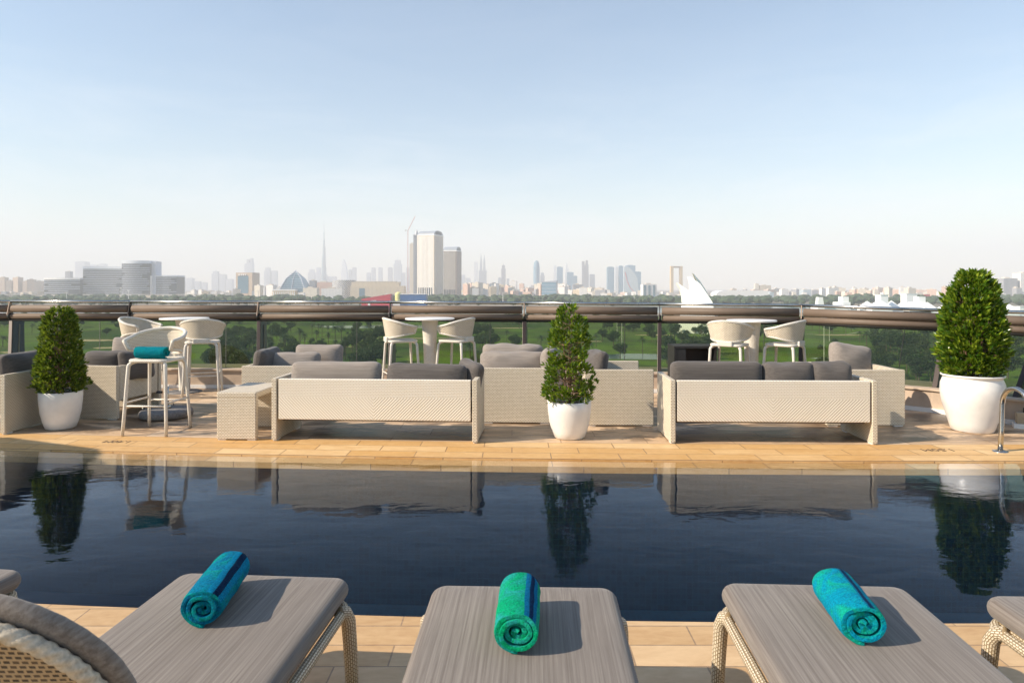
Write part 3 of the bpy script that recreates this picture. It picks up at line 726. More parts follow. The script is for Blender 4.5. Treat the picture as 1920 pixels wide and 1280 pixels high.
# ------------------------------------------------------------------ sun loungers
def lounger(label, x, y, rz, raised, first=None):
    r = thing('sun_lounger', label, 'sun lounger', (x, y, 0), R(rz), 'grey cushioned sun loungers along the pool')
    W = .69; hinge = -1.17 if raised else -2.0
    mb = MB(); slab(mb, W, hinge if raised else -2.0, 0, .062, .330, .402, .034, .004, .03)
    mb.build('seat_cushion', 'lounge_fabric', r, smooth=True)
    # woven frame under the cushion
    fr = [(px, py, .308) for px, py in rrect(W-.005, -2.0, -.025, .09, 5)]; fr.append(fr[0]); fr.append(fr[1])
    MB().tube(fr, .019, 12, False).build('frame', 'wicker_lounger', r, smooth=True)
    MB().box(-W/2+.03, W/2-.03, -1.97, -.05, .305, .328).build('slat_deck', 'wicker_lounger', r)
    for sx in (-1, 1):
        for yy in (-.085, -1.90):
            x0 = sx*(W/2+.0)
            pts = [(x0-sx*.01, yy-.05, .318), (x0+sx*.004, yy-.02, .305), (x0+sx*.010, yy, .27), (x0+sx*.014, yy+.008, .18), (x0+sx*.018, yy+.012, .09), (x0+sx*.02, yy+.015, .0)]
            MB().tube(pts, [.024,.027,.027,.026,.025,.024], 12).build('leg', 'wicker_lounger', r, smooth=True)
    if raised:
        M4 = Matrix.Translation((0, hinge+.03, .345)) @ Matrix.Rotation(R(-60), 4, 'X')
        # local frame of the back: y runs from the hinge (0) down to -L at the top edge
        mb = MB(); slab(mb, W, -.735, 0, .03, -.003, .036, .0195, .004, .25, M4); mb.build('back_cushion', 'lounge_fabric', r, smooth=True)
        mb = MB(); Wb = W-.05
        out = rrect(Wb, -.708, -.0, .02, 9, .225)
        def bow(px, py): return -.028 - .022*(1-min(1,abs(px)/(Wb/2))**2)*(1-min(1,abs((py+.33)/.33))**3)
        # woven shell as fan of rings
        rows = []
        for k in range(9):
            s = 1 - k/8*.98
            rows.append([(px*s, (py+.33)*s-.33, bow(px*s, (py+.33)*s-.33)) for px, py in out])
        n = len(out); vs = [M4 @ Vector(p) for rw in rows for p in rw]; fs = []; uu = []
        flat = [p for rw in rows for p in rw]
        for i in range(8):
            for j in range(n):
                q = (i*n+j, i*n+(j+1)%n, (i+1)*n+(j+1)%n, (i+1)*n+j); fs.append(q[::-1]); uu.append([(flat[w_][0], flat[w_][1]) for w_ in q[::-1]])
        mb.add(vs, fs, uu); mb.build('woven_back', 'cane', r, smooth=True)
        ln = []
        dense = rrect(Wb, -.708, 0, .02, 40, .225); pts = []
        # even spacing
        for i in range(len(dense)):
            a, b = Vector(dense[i]), Vector(dense[(i+1) % len(dense)]); m = max(1, int((b-a).length/.0032))
            for k in range(m):
                q = a.lerp(b, k/m); pts.append(M4 @ Vector((q.x, q.y, -.020)))
        mb = MB(); mb.tube(pts + pts[:2], .0145, 16, False, (.11, 3, 250)); mb.build('braided_rim', 'braid', r, smooth=True)
        MB().tube([(-.2, hinge-.35, .31), (-.2, hinge-.14, .50)], .012, 8).build('strut', 'steel', r, smooth=True)
        MB().tube([(.2, hinge-.35, .31), (.2, hinge-.14, .50)], .012, 8).build('strut', 'steel', r, smooth=True)
    return r
lounger('sun lounger with raised woven backrest and blue towel, left of centre', -.965, 2.685, -4.2, True)
lounger('flat sun lounger with bright green towel, in the middle', .045, 2.585, -2.0, False)
lounger('flat sun lounger with cyan towel, right of the middle', 1.135, 2.60, -3.0, False)
lounger('sun lounger cut by right frame edge, bare corner showing', 2.06, 2.50, -1.5, False)
lounger('sun lounger cut by left frame edge, only its foot corner showing', -2.275, 2.775, -7, False)

# ------------------------------------------------------------------ potted shrubs
def leafy(mb, pos, direc, L, W, rnd):
    d = direc.normalized(); side = d.cross(Vector((rnd.uniform(-1,1), rnd.uniform(-1,1), rnd.uniform(-.3,1)))).normalized(); up = side.cross(d)
    a = pos; b = pos + d*L*.5 + side*W*.5 + up*L*.06; c = pos + d*L; e = pos + d*L*.5 - side*W*.5 + up*L*.06; m = pos + d*L*.52 - up*L*.02
    mb.add([a, b, c, e, m], [(0,1,4),(1,2,4),(2,3,4),(3,0,4)])
def shrub(label, x, y, pot_prof, z0, H, prof, n, seed, L=.05, mat='leaf', stems=7, sparse=0.0, urn=False, hollow=.55, trunk=.018, gaps=0.0):
    rnd = random.Random(seed)
    t = thing('potted_shrub', label, 'potted shrub', (x, y, 0), 0, 'clipped shrubs in white pots')
    p = MB().lathe(pot_prof, 64).build('pot', 'pot', t, smooth=True)
    rt = pot_prof[-1][0] - .004
    MB().lathe([(.001, z0-.02), (rt*.98, z0-.035)], 32).build('soil', 'soil', t)
    def rad(h):
        h = max(0, min(1, h))
        for (a, ra), (b, rb) in zip(prof[:-1], prof[1:]):
            if a <= h <= b: return ra + (rb-ra)*(h-a)/(b-a)
        return prof[-1][1]
    tk = MB(); tips = []
    for s in range(stems):
        a = rnd.uniform(0, 6.28); r0 = rnd.uniform(0, .06) if s else 0; pts = []
        top = rnd.uniform(.45, .9) if s else .95
        for k in range(9):
            h = top*k/8; rr = r0 + rad(h)*.35*(k/8)*(1 if s else .0)
            pts.append(Vector((math.cos(a)*rr + .012*noise.noise(Vector((s, k*.7, 1))), math.sin(a)*rr + .012*noise.noise(Vector((s+9, k*.7, 1))), z0-.03 + H*h)))
        tk.tube(pts, [trunk*(1-.8*k/8)*(1 if s == 0 else .6) for k in range(9)], 6)
        for k in range(1, 9):
            for _ in range(4):
                g = rnd.uniform(0, 6.28); h = (pts[k].z - z0)/H; ln = rad(h)*rnd.uniform(.6,.95)
                q = [pts[k].lerp(Vector((math.cos(g)*ln, math.sin(g)*ln, pts[k].z + H*.05*rnd.random()+.02)), w) for w in (0,.5,1)]
                q[1].z += .006
                tk.tube(q, [.004,.003,.0018], 4, False)
    tk.build('stems', 'bark', t)
    mb = MB(); made = 0; tries = 0
    while made < n and tries < n*20:
        tries += 1
        h = rnd.random(); R_ = rad(h)
        if rnd.random() > (R_/max(q for _, q in prof))**1.0: continue
        a = rnd.uniform(0, 2*math.pi)
        lump = 1 + .17*noise.noise(Vector((math.cos(a)*2.2, math.sin(a)*2.2, h*7 + seed))) + .13*noise.noise(Vector((math.cos(a)*6, math.sin(a)*6, h*16 + seed)))
        f = math.sqrt(rnd.uniform(hollow**2, 1)) * lump
        cp = Vector((math.cos(a)*R_*f, math.sin(a)*R_*f, z0 + H*h))
        if sparse and noise.noise(cp*7.5 + Vector((seed,0,0))) > (.30 - sparse): continue
        outd = Vector((math.cos(a), math.sin(a), .55 + .5*h))
        for _ in range(rnd.choice((3,4,5))):
            d = outd + Vector((rnd.uniform(-.9,.9), rnd.uniform(-.9,.9), rnd.uniform(-.6,.9)))
            leafy(mb, cp + Vector([rnd.uniform(-.012,.012) for _ in range(3)]), d, L*rnd.uniform(.7,1.25), L*.42*rnd.uniform(.8,1.2), rnd); made += 1
    mb.build('foliage', mat, t)
    return t
pp = [(.001,.0),(.150,.0),(.168,.012),(.195,.08),(.222,.18),(.236,.30),(.240,.40),(.236,.405),(.228,.40),(.222,.34)]
def scl(pr, sr, sz): return [(r*sr, z*sz) for r, z in pr]
MT['canvas'] = mottled('parasol_canvas', (.70,.66,.58), .9, 4, .08)
def parasol(x, y, h, r, label):
    t = thing('parasol', label, 'parasol', (x, y, 0))
    mb = MB(); n = 8; rim_ = [(r*math.cos(2*math.pi*k/n), r*math.sin(2*math.pi*k/n), h) for k in range(n)]
    up = [(q[0]*.02, q[1]*.02, h+.5) for q in rim_]; lo = [(q[0], q[1], h-.12) for q in rim_]
    mb.quadstrip([lo, rim_, up], True); mb.build('canopy', 'canvas', t)
    for q in rim_: MB().tube([(0,0,h+.42), (q[0]*.97, q[1]*.97, h-.02)], .008, 6).build('rib', 'steel', t)
    MB().tube([(0,0,0),(0,0,h+.55)], .024, 12).build('pole', 'steel', t, smooth=True)
    MB().lathe([(.001,0),(.28,0),(.285,.06),(.25,.09),(.001,.10)], 32).build('base', 'basestone', t, smooth=True)
parasol(-8.6, 4.15, 2.45, 1.75, 'open pale canvas parasol beyond left frame edge, only its shadow falls on the coping')
shrub('dense clipped shrub in a white pot near left frame edge', XX(114,7.42), 7.42, scl(pp, .87, 1.0), .405, .89,
      [(0,.22),(.06,.25),(.25,.235),(.5,.195),(.75,.168),(.9,.142),(.96,.112),(1,.06)], 7200, 3, .046, 'leaf_dark', 8)
shrub('open airy shrub in a white pot at the pool edge, in the middle', XX(1068,6.93), 6.96, scl(pp, .93, .94), .37, .965,
      [(0,.24),(.06,.275),(.25,.25),(.45,.215),(.65,.20),(.8,.178),(.92,.135),(.98,.09),(1,.05)], 3900, 7, .050, 'leaf', 6, .22, hollow=.25, trunk=.014)
urn = [(.001,.0),(.225,.0),(.238,.012),(.262,.08),(.305,.20),(.345,.33),(.358,.42),(.352,.50),(.330,.55),(.322,.565),(.335,.578),(.350,.586),(.352,.596),(.343,.602),(.325,.596),(.31,.55)]
shrub('tallest bright green shrub in a large white urn, at right', XX(1829,7.25), 7.30, scl(urn, .84, 1), .585, 1.09,
      [(0,.24),(.08,.285),(.25,.30),(.45,.285),(.62,.265),(.78,.225),(.9,.17),(.97,.12),(1,.07)], 9000, 11, .070, 'leaf', 8, .02, trunk=.022)

# ------------------------------------------------------------------ parasol base, pool rail, cabinet, socket box
pb = thing('umbrella_stand', 'round grey stone parasol base with steel tube behind the towel stool', 'umbrella stand', (XX(316,8.1), 8.05, 0))
MB().lathe([(.001,.0),(.255,.0),(.285,.018),(.292,.05),(.285,.08),(.262,.098),(.12,.105),(.001,.107)], 48).build('stone', 'basestone', pb, smooth=True)
MB().tube([(0,0,.10),(0,0,.36)], .027, 16).build('tube', 'steel', pb, smooth=True)
MB().tube([(0,0,.10),(0,0,.14)], .05, 16).build('collar', 'steel', pb, smooth=True)
MB().tube([(-.03,-.03,.30),(-.09,-.05,.30)], .014, 8).build('knob', 'black', pb, smooth=True)
for a in (20, 200, 110):
    c = Vector((math.cos(R(a))*.24, math.sin(R(a))*.24, .10)); tn = Vector((-math.sin(R(a)), math.cos(R(a)), 0))
    MB().tube([c-tn*.05, c-tn*.045+Vector((0,0,.035)), c+tn*.045+Vector((0,0,.035)), c+tn*.05], .007, 8).build('handle', 'steel', pb, smooth=True)
def pool_rail(x, label):
    g = thing('pool_rail', label, 'pool rail', (x, 0, 0), 0, 'steel pool rails')
    pts = [(-.012, 6.36, 0), (0, 6.36, .20), (.006, 6.36, .44)]
    for k in range(1, 13):
        a = math.pi*k/12*.86; pts.append((.006, 6.19+.17*math.cos(a), .44+.17*math.sin(a)))
    pts += [(.006, 5.80, .10), (.006, 5.62, -.3), (.006, 5.60, -.7)]
    MB().tube(pts, .0215, 18).build('tube', 'steel', g, smooth=True)
    MB().lathe([(.001,.016),(.03,.016),(.062,.008),(.066,0)], 32, -.012, 6.36).build('flange', 'steel', g, smooth=True)
pool_rail(4.56, 'curved steel pool rail on the coping beside the large white urn')
pool_rail(5.12, 'second steel pool rail just beyond right frame edge')
cb = thing('storage_cabinet', 'low dark open cabinet behind left end of the right wicker sofa', 'cabinet', (XX(1297,9.5), 9.5, 0), 0)
for x in (-.29, .26): MB().box(x, x+.03, -.2, .2, 0, .70).build('side_panel', 'black', cb)
MB().box(-.295, .295, -.205, .2, .70, .73).build('top', 'black', cb)
MB().box(-.26, .26, .17, .2, .02, .70).build('back_panel', 'blackin', cb)
MB().box(-.26, .26, -.19, .17, .30, .32).build('shelf', 'blackin', cb)
MB().box(-.26, -.13, -.195, -.18, .02, .695).build('door', 'black', cb)
jb = thing('socket_box', 'small beige electrical box with black cable at right frame edge', 'electrical box', (XX(1904,7.55), 7.42, 0), R(-28))
MB().box(-.10, .10, -.06, .06, .0, .05).build('plinth', 'table_white', jb)
MB().box(-.075, .075, -.05, .05, .05, .17).build('box', 'beige_box', jb, bevel=.006)
MB().tube([(.01,0,.17),(.01,.0,.22)], .022, 12).build('gland', 'black', jb, smooth=True)
MB().tube([(.01,0,.22),(.02,.02,.30),(.08,.06,.36),(.2,.12,.38),(.35,.2,.30)], .009, 8).build('cable', 'black', jb, smooth=True)
# ------------------------------------------------------------------ ground, golf course
GZ = -33.0
def golf_mat():
    m = Mat('golf_ground', (.06,.12,.02), .95, spec=.1)
    v = m.uv((1,1,1), 'Object')
    a = m.ramp(m.noise(m.uv((1,.7,1), 'Object'), .012, 4, .5, .5), .40, .52)
    b = m.ramp(m.noise(v, .035, 5, .6), .44, .58)
    f = m.noise(v, .5, 4, .6)
    g = m.mix(a, (.045,.095,.010), (.130,.215,.018))
    g = m.mix(m.math('MULTIPLY', b, .55), g, (.085,.085,.035))
    g = m.mix(m.math('MULTIPLY', m.ramp(f, .3, .7), .25), g, (.03,.055,.012))
    sp = m.n('ShaderNodeSeparateXYZ', {0: m.n('ShaderNodeTexCoord').outputs['Object']})
    wob = m.math('ADD', sp.outputs[1], m.math('MULTIPLY', m.noise(v, .01, 2), 80))
    sand = m.mix(m.ramp(m.noise(v, .004, 4), .4, .6), (.26,.22,.17), (.16,.15,.11))
    c = m.mix(m.ramp(m.math('MULTIPLY', wob, .001), .86, .90), g, sand)
    m.col(c); return m.m
MT['golf'] = golf_mat()
mb = MB()
ys = [-400, 0, 300, 700, 1200, 2500, 6000, 13000]; xs = [-12400, -4000, -1200, -400, 0, 400, 1200, 4000, 12400]
for j in range(len(ys)-1):
    for i in range(len(xs)-1):
        mb.add([(xs[i],ys[j],GZ),(xs[i+1],ys[j],GZ),(xs[i+1],ys[j+1],GZ),(xs[i],ys[j+1],GZ)], [(0,1,2,3)])
tag(mb.build('ground', 'golf'), kind='structure')
MT['creek'] = mottled('creek_water', (.05,.10,.12), .12, .02, .15)
MT['sand'] = mottled('bunker_sand', (.50,.38,.24), .9, .3, .15)
MT['path'] = mottled('golf_path', (.42,.38,.32), .9, .3, .15)
def blob(name, mat, px, py, rx, ry, dz, seed=0, kind='structure', n=36):
    Y = 34.52*FPX/(py-HZ); X = XX(px, Y); mb = MB(); pts = []
    for k in range(n):
        a = 2*math.pi*k/n; q = 1 + .28*noise.noise(Vector((math.cos(a)*1.6, math.sin(a)*1.6, seed*3.3)))
        pts.append((X+math.cos(a)*rx*q, Y+math.sin(a)*ry*q))
    mb.prism(pts, GZ-.2, GZ+dz); return tag(mb.build(name, mat), kind=kind)
blob('pond_water', 'creek', 1185, 668, 26, 14, .05, 1); blob('pond_water', 'creek', 745, 612, 75, 26, .05, 2)
blob('pond_water', 'creek', 1560, 672, 10, 5, .05, 3)
for i, (px, py, rx, ry) in enumerate([(170,638,16,8),(205,652,9,5),(620,650,14,5),(760,634,30,3),(1230,628,14,4),(1590,628,24,5),(40,660,10,5),(560,672,12,6),(960,615,18,5),(1100,640,10,4)]):
    blob('sand_bunker', 'sand', px, py, rx, ry, .08, 10+i)
for (a, b) in (((560,640),(900,632)), ((1480,630),(1640,622)), ((60,622),(300,606)), ((900,690),(1260,700))):
    mb = MB(); Ya, Yb = 34.52*FPX/(a[1]-HZ), 34.52*FPX/(b[1]-HZ); A = Vector((XX(a[0],Ya), Ya, 0)); B = Vector((XX(b[0],Yb), Yb, 0))
    pts = [A.lerp(B, k/12) + Vector((0, 8*math.sin(k*.7), 0)) for k in range(13)]
    mb.quadstrip([[(p.x, p.y-1.3, GZ+.07) for p in pts], [(p.x, p.y+1.3, GZ+.07) for p in pts]]); tag(mb.build('golf_path', 'path'), kind='structure')
mb = MB(); mb.prism([(-2500,930),(900,960),(2600,900),(2700,1180),(900,1260),(-2500,1240)], GZ-.5, GZ+.1)
tag(mb.build('creek_water', 'creek'), kind='structure')

# ------------------------------------------------------------------ golf course trees
rnd = random.Random(5)
def leafclump(mb, c, s, rnd):
    d = Vector((rnd.gauss(0,1), rnd.gauss(0,1), rnd.gauss(0,.7)+.3)).normalized(); a = d.orthogonal().normalized(); b = d.cross(a)
    th = rnd.uniform(0, 6.28); a, b = a*math.cos(th)+b*math.sin(th), b*math.cos(th)-a*math.sin(th)
    mb.add([c-a*s, c-b*s*.55+d*s*.15, c+a*s, c+b*s*.55+d*s*.15], [(0,1,2),(0,2,3)])
def proto_broad(seed, H=9, Rc=4.2, n=1500, flat=.8, mat='tree_leaf', name='broadleaf_tree'):
    rn = random.Random(seed); t = thing(name, 'x', 'tree'); tk = MB(); h0 = H*.34
    tk.tube([(0,0,-.3),(.1,.05,h0*.5),(0,.1,h0)], [.30,.24,.20], 7)
    cents = []
    for k in range(9):
        a = 6.28*k/9 + rn.uniform(-.4,.4); rr = Rc*rn.uniform(.3,.72); zz = H*.50 + H*.36*rn.uniform(-.35,1)*(1-.5*rr/Rc)
        c = Vector((math.cos(a)*rr, math.sin(a)*rr, zz)); cents.append((c, Rc*rn.uniform(.34,.52)))
        tk.tube([(0,.1,h0*.95), c*.5+Vector((0,0,h0*.45)), c], [.14,.09,.03], 5)
    cents.append((Vector((0,0,H*.78)), Rc*.5))
    tk.build('trunk', 'palm_bark', t); mb = MB()
    for k in range(n):
        c, r = rn.choice(cents); d = Vector((rn.gauss(0,1), rn.gauss(0,1), rn.gauss(0,1))).normalized()*r*rn.uniform(.45,1.08)**.6
        d.z *= flat; leafclump(mb, c+d, rn.uniform(.22,.46), rn)
    mb.build('crown', mat, t); return t
def proto_palm(seed, H=8.5, nf=30, L=3.4, name='date_palm'):
    rn = random.Random(seed); t = thing(name, 'x', 'palm tree'); bend = rn.uniform(-.5,.5)
    tk = MB(); tk.tube([(bend*(k/6)**2, 0, -.3+H*k/6) for k in range(7)], [.26,.22,.20,.19,.19,.20,.27], 7); tk.build('trunk', 'palm_bark', t); mb = MB()
    top = Vector((bend, 0, H-.2))
    for f in range(nf):
        a = 6.28*f/nf*2.4 + rn.uniform(-.2,.2); el = rn.uniform(-.35, 1.25); ln = L*rn.uniform(.8,1.1)
        dirh = Vector((math.cos(a), math.sin(a), 0)); pts = []
        for k in range(9):
            s = k/8; pts.append(top + dirh*(ln*s*math.cos(el)*(1-.12*s)) + Vector((0,0, ln*s*math.sin(el) - ln*.50*s*s)))
        side = dirh.cross(Vector((0,0,1)))
        for k in range(8):
            p, q = pts[k], pts[k+1]; w = .62*math.sin(math.pi*(k+1)/9.5)+.10
            for sg in (-1,1):
                for m in (0,.5):
                    o = p.lerp(q, m); tip = o + side*sg*w + (q-p)*.9 - Vector((0,0,w*.45))
                    mb.add([o, o+(q-p)*.32, tip], [(0,1,2)])
    mb.build('crown', 'palm_leaf', t); return t
def proto_bush(seed, n=700, R0=2.2, H=2.6, mat='tree_leaf2', name='round_bush'):
    rn = random.Random(seed); t = thing(name, 'x', 'bush'); tk = MB(); tk.tube([(0,0,-.2),(0,0,.9)], [.15,.1], 6); tk.build('trunk', 'palm_bark', t); mb = MB()
    for k in range(n):
        d = Vector((rn.gauss(0,1), rn.gauss(0,1), abs(rn.gauss(0,1)))).normalized()
        d *= (1+.25*noise.noise(d*2+Vector((seed,0,0))))*rn.uniform(.6,1)
        leafclump(mb, Vector((d.x*R0, d.y*R0, d.z*H+.15)), rn.uniform(.18,.34), rn)
    mb.build('crown', mat, t); return t
PROTO = [proto_broad(1), proto_broad(2, 10.5, 4.0, 1700, .95, 'tree_leaf2'), proto_broad(3, 7, 4.6, 1400, .6), proto_palm(4), proto_palm(5, 11, 28, 3.0, 'tall_date_palm'),
         proto_palm(6, 5, 34, 3.4, 'short_date_palm'), proto_bush(7), proto_bush(8, 800, 3.0, 2.2, 'tree_leaf')]
KNAME = ['dark spreading tree', 'olive green upright tree', 'low wide-crowned tree', 'date palm', 'tall slim date palm', 'short bushy date palm', 'olive bush', 'dark low bush']
spots = []
def put(px, py, k, s=1.0): spots.append((px, py, k, s))
# hand placed trees: (px, py of its foot, kind, scale)
for a in [(100,640,1,.8),(200,630,0,.7),(222,618,0,.7),(60,625,3,.8),(5,650,5,1.0),(8,615,0,1.0),(265,655,3,.6),
          (405,668,1,1.05),(430,690,0,1.1),(450,668,0,1.0),(420,640,4,.8),(470,640,0,1.0),(395,650,3,.9),(395,690,6,1.2),(455,690,3,.9),(512,650,3,1.1),(532,666,3,1.1),(525,640,0,1.2),(563,650,4,.9),
          (545,622,0,1.0),(505,680,5,.8),(565,672,6,1),(600,655,2,.8),(612,668,2,.8),(590,610,1,.9),(660,650,0,.9),(640,685,5,.8),(655,692,5,.9),(672,690,5,.9),
          (690,650,0,1.05),(712,640,0,1.1),(665,630,1,.7),(700,676,3,1.0),(716,684,3,.9),(684,664,1,.8),(728,692,5,.9),(640,665,6,1),(585,640,6,.8),(735,640,1,1),
          (585,633,4,.8),(597,632,4,.8),(604,633,4,.75),(615,634,4,.8),(624,622,4,.7),
          (900,652,0,1.0),(885,640,1,1.0),(925,656,0,1.1),(966,655,0,1.0),(950,640,3,.8),(1014,660,3,.95),(1030,640,3,.8),(890,690,6,1),(872,670,3,.9),(915,615,4,.6),
          (1130,640,0,.95),(1118,650,3,.9),(1150,648,0,1.0),(1163,672,0,.9),(1205,662,3,.95),(1215,630,0,.9),(1178,622,0,.7),(1222,640,1,.8),(1138,622,1,.9),(1105,660,5,.9),
          (1250,682,0,.9),(1255,660,0,1.1),(1240,640,1,.9),(1285,645,2,.9),(1315,640,3,1.1),(1300,662,6,1.0),(1340,648,3,1.0),(1270,625,0,.9),(1330,620,1,.9),(1418,640,0,1),(1440,630,1,.9),(1420,660,6,1),
          (1536,626,3,1.0),(1550,622,0,.9),(1560,626,0,1.0),(1565,640,7,.8),(1586,628,4,.8),(1596,622,1,.7),(1625,660,3,1.2),(1612,642,3,.8),(1540,655,6,1),
          (1545,680,7,1.3),(1560,686,7,1.2),(1580,684,7,1.2),(1596,684,6,1.2),(1655,668,0,1.4),(1670,660,1,1.2),(1690,670,0,1.5),(1710,664,0,1.4),(1725,672,1,1.2),
          (1700,700,5,1.1),(1718,712,5,1.0),(1735,700,1,1.0),(1745,715,5,1.1),(1690,715,6,1.3),(1665,690,2,1.0),(1740,660,3,1.1),(1680,640,1,.8),(1640,630,0,.8),
          (1905,660,1,1.1),(1915,640,0,1.2),(1895,690,0,1.0),(1918,705,5,1.0)]: put(*a)
for (x0, x1, y0, y1, n, ks) in [(390,475,606,700,36,[0,0,1,3,5,2,6]), (495,560,604,695,26,[0,3,5,1,6]), (640,735,610,698,40,[0,0,3,5,5,1,6]), (560,640,668,695,9,[5,6,7,2]),
                                (860,935,606,690,22,[0,1,3,6]), (1100,1235,602,625,26,[0,0,1,4]), (1245,1340,606,690,16,[0,1,3,2,6]), (1520,1650,606,622,12,[0,1,4,0]),
                                (1640,1760,612,715,38,[0,0,1,3,5,6]), (0,240,602,616,26,[0,0,1]), (160,330,660,690,5,[5,6,7]), (935,1010,604,618,6,[0,1]), (1400,1500,606,640,8,[0,1,3]), (1880,1925,610,715,9,[0,1,5]),(0,1500,600.5,609,75,[0,0,1,2]),(1510,1760,604,612,14,[0,1]),(400,480,640,698,12,[3,5,4]),(560,735,640,698,20,[3,5,5,4]),(1640,1760,640,716,12,[3,5])]:
    for _ in range(n): put(rnd.uniform(x0,x1), rnd.uniform(y0,y1), rnd.choice(ks), rnd.uniform(.75,1.15))
hand_px = [n_[0] for n_ in NODES[3:13]]
def bay(px):
    for i, a in enumerate(hand_px[::-1]):
        if px >= a: return len(hand_px)-1-i+1
    return 0
spots.sort(key=lambda s_: s_[0])
cnt = {}; usedp = set()
for (px, py, k, s) in spots:
    Y = 34.52*FPX/(py-HZ); b = bay(px); row = 'far' if py < 628 else ('near' if py > 662 else 'middle'); cnt[b, row] = cnt.get((b, row), 0) + 1
    bayn = 'leftmost' if b == 0 else ORD[b]
    o1 = ORD[cnt[b, row]-1]
    lab = f"{KNAME[k]}, {row} row behind {bayn} full glass bay, {o1} from left" if b else f"{KNAME[k]}, {row} row behind cut-off leftmost glass bay, {o1} from left"
    loc = (XX(px, Y), Y, GZ); s *= rnd.uniform(.92, 1.08); rz = rnd.uniform(0, 6.28)
    pr = PROTO[k]; g = {'tree':'trees on the golf course','palm tree':'palms on the golf course','bush':'bushes on the golf course'}[pr['category']]
    if k not in usedp:
        usedp.add(k); pr.location = loc; pr.rotation_euler = (0,0,rz); pr.scale = (s,s,s); pr['label'] = lab; pr['group'] = g
    else: dup(pr, loc, rz, lab, g, s)
# slim white masts
MT['mast'] = mottled('white_mast', (.72,.70,.66), .5, 2, .05)
def mast(px, py_top, py_foot, r, label, Y=None, name='lamp_mast'):
    Y = Y or 34.52*FPX/(py_foot-HZ); X = XX(px, Y); zt = ZZ(py_top, Y)
    t = thing(name, label, 'lamp mast', (X, Y, GZ), 0, 'pale masts in the park')
    MB().tube([(0,0,0),(0,0,zt-GZ)], [r, r*.7], 8).build('pole', 'mast', t)
    MB().box(-r*3, r*3, -r, r, zt-GZ, zt-GZ+r*1.6).build('head', 'mast', t)
for px, t_, f_, lab in [(1157,606,640,'pale slim mast in the park right of the middle shrub'), (1166,600,672,'tallest pale mast beside the park pond'),
                        (1555,598,640,'pale stout mast left of the palms in the right glass bay'), (1545,598,700,'grey thin mast seen through the seventh glass bay')]:
    mast(px, t_, f_, .16, lab)
for px, t_, lab in [(227,540,'pale mast in front of the curved office complex, left one'), (241,545,'pale mast in front of the curved office complex, right one'), (125,549,'short pale mast left of the curved office complex masts'),
                    (484,546,'white mast before the low villas right of the square tower'), (725,551,'white flagpole by the red pavilion'), (943,549,'white mast right of the twin vault towers'), (1189,551,'white mast in the trees left of the frame tower')]:
    mast(px, t_, 0, .8, lab, 1500)

# belt of park trees beyond the creek
def treebelt(name, Y0, Y1, n, hmin, hmax, xs0, xs1, seed, mat='far_leaf'):
    rn = random.Random(seed); ico = bmesh.new(); bmesh.ops.create_icosphere(ico, subdivisions=2, radius=1)
    iv = [v.co.copy() for v in ico.verts]; fi = [tuple(v.index for v in f.verts) for f in ico.faces]; ico.free(); mb = MB()
    for k in range(n):
        Y = rn.uniform(Y0, Y1); X = rn.uniform(xs0, xs1)*Y/1500; h = rn.uniform(hmin, hmax)*(1+.35*noise.noise(Vector((X*.004, Y*.004, seed)))); r = h*rn.uniform(.38,.62)
        c = Vector((X, Y, GZ+h-r*.8)); o = Vector((rn.random()*50, k, 0))
        vs = []
        for v in iv:
            q = 1 + .42*noise.noise(v*2.6+o) + .25*noise.noise(v*6+o); vs.append(c + Vector((v.x*r*q*1.15, v.y*r*q, v.z*r*.8*q)))
        mb.add(vs, fi)
        mb.box(X-.5, X+.5, Y-.5, Y+.5, GZ, c.z)
    return tag(mb.build(name, mat), 'dark green wood of park trees along the far bank', None, None, 'stuff')
treebelt('far_wood', 1300, 1900, 1100, 11, 18, -1250, 1250, 1)

# ------------------------------------------------------------------ the city
BM = {}
def bmat(key):
    if key not in BM: BM[key] = facade(key, *FAC[key])
    return BM[key]
FAC = {  # wall colour, window colour, bay, storey, wall fraction
 'cream': ((.78,.70,.58),(.30,.26,.22),4.2,3.6,1.1), 'white': ((.85,.82,.78),(.36,.36,.38),4.5,3.6,1.1), 'pink': ((.72,.50,.40),(.26,.18,.16),4.2,3.6,1.1),
 'tan': ((.56,.42,.30),(.22,.17,.14),4.0,3.6,1.0), 'sand': ((.66,.55,.40),(.24,.20,.16),4.4,3.8,1.0), 'grey': ((.40,.40,.42),(.13,.14,.17),4.2,3.6,.8),
 'yellow': ((.80,.66,.36),(.34,.26,.16),4.4,3.6,1.1),
 'glass_dark': ((.16,.17,.20),(.045,.06,.085),3.0,3.8,.35), 'glass_blue': ((.25,.36,.44),(.10,.22,.32),3.4,4.0,.45), 'glass_pale': ((.50,.56,.60),(.25,.36,.42),4,4.0,.8),
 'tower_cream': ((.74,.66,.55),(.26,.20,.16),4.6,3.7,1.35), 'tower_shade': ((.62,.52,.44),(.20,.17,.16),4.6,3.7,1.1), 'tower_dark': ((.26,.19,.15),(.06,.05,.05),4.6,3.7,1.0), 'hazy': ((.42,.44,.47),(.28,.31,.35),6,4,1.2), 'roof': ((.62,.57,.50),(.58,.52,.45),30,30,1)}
MT['metal_roof'] = mottled('grey_metal_roof', (.30,.33,.37), .4, .05, .1)
MT['roof_white'] = mottled('white_roof', (.82,.81,.79), .5, .05, .06)
MT['conc'] = mottled('city_concrete', (.45,.42,.38), .8, .05, .15)
MT['band_white'] = mottled('white_bands', (.46,.49,.56), .4, .05, .06)
MT['roof_grey'] = mottled('pale_grey_roof', (.62,.66,.72), .4, .05, .06)
MT['dark_glass'] = mottled('dark_glass', (.022,.028,.045), .3, .02, .25)
MT['blue_glass'] = mottled('blue_glass', (.10,.20,.27), .2, .02, .2)
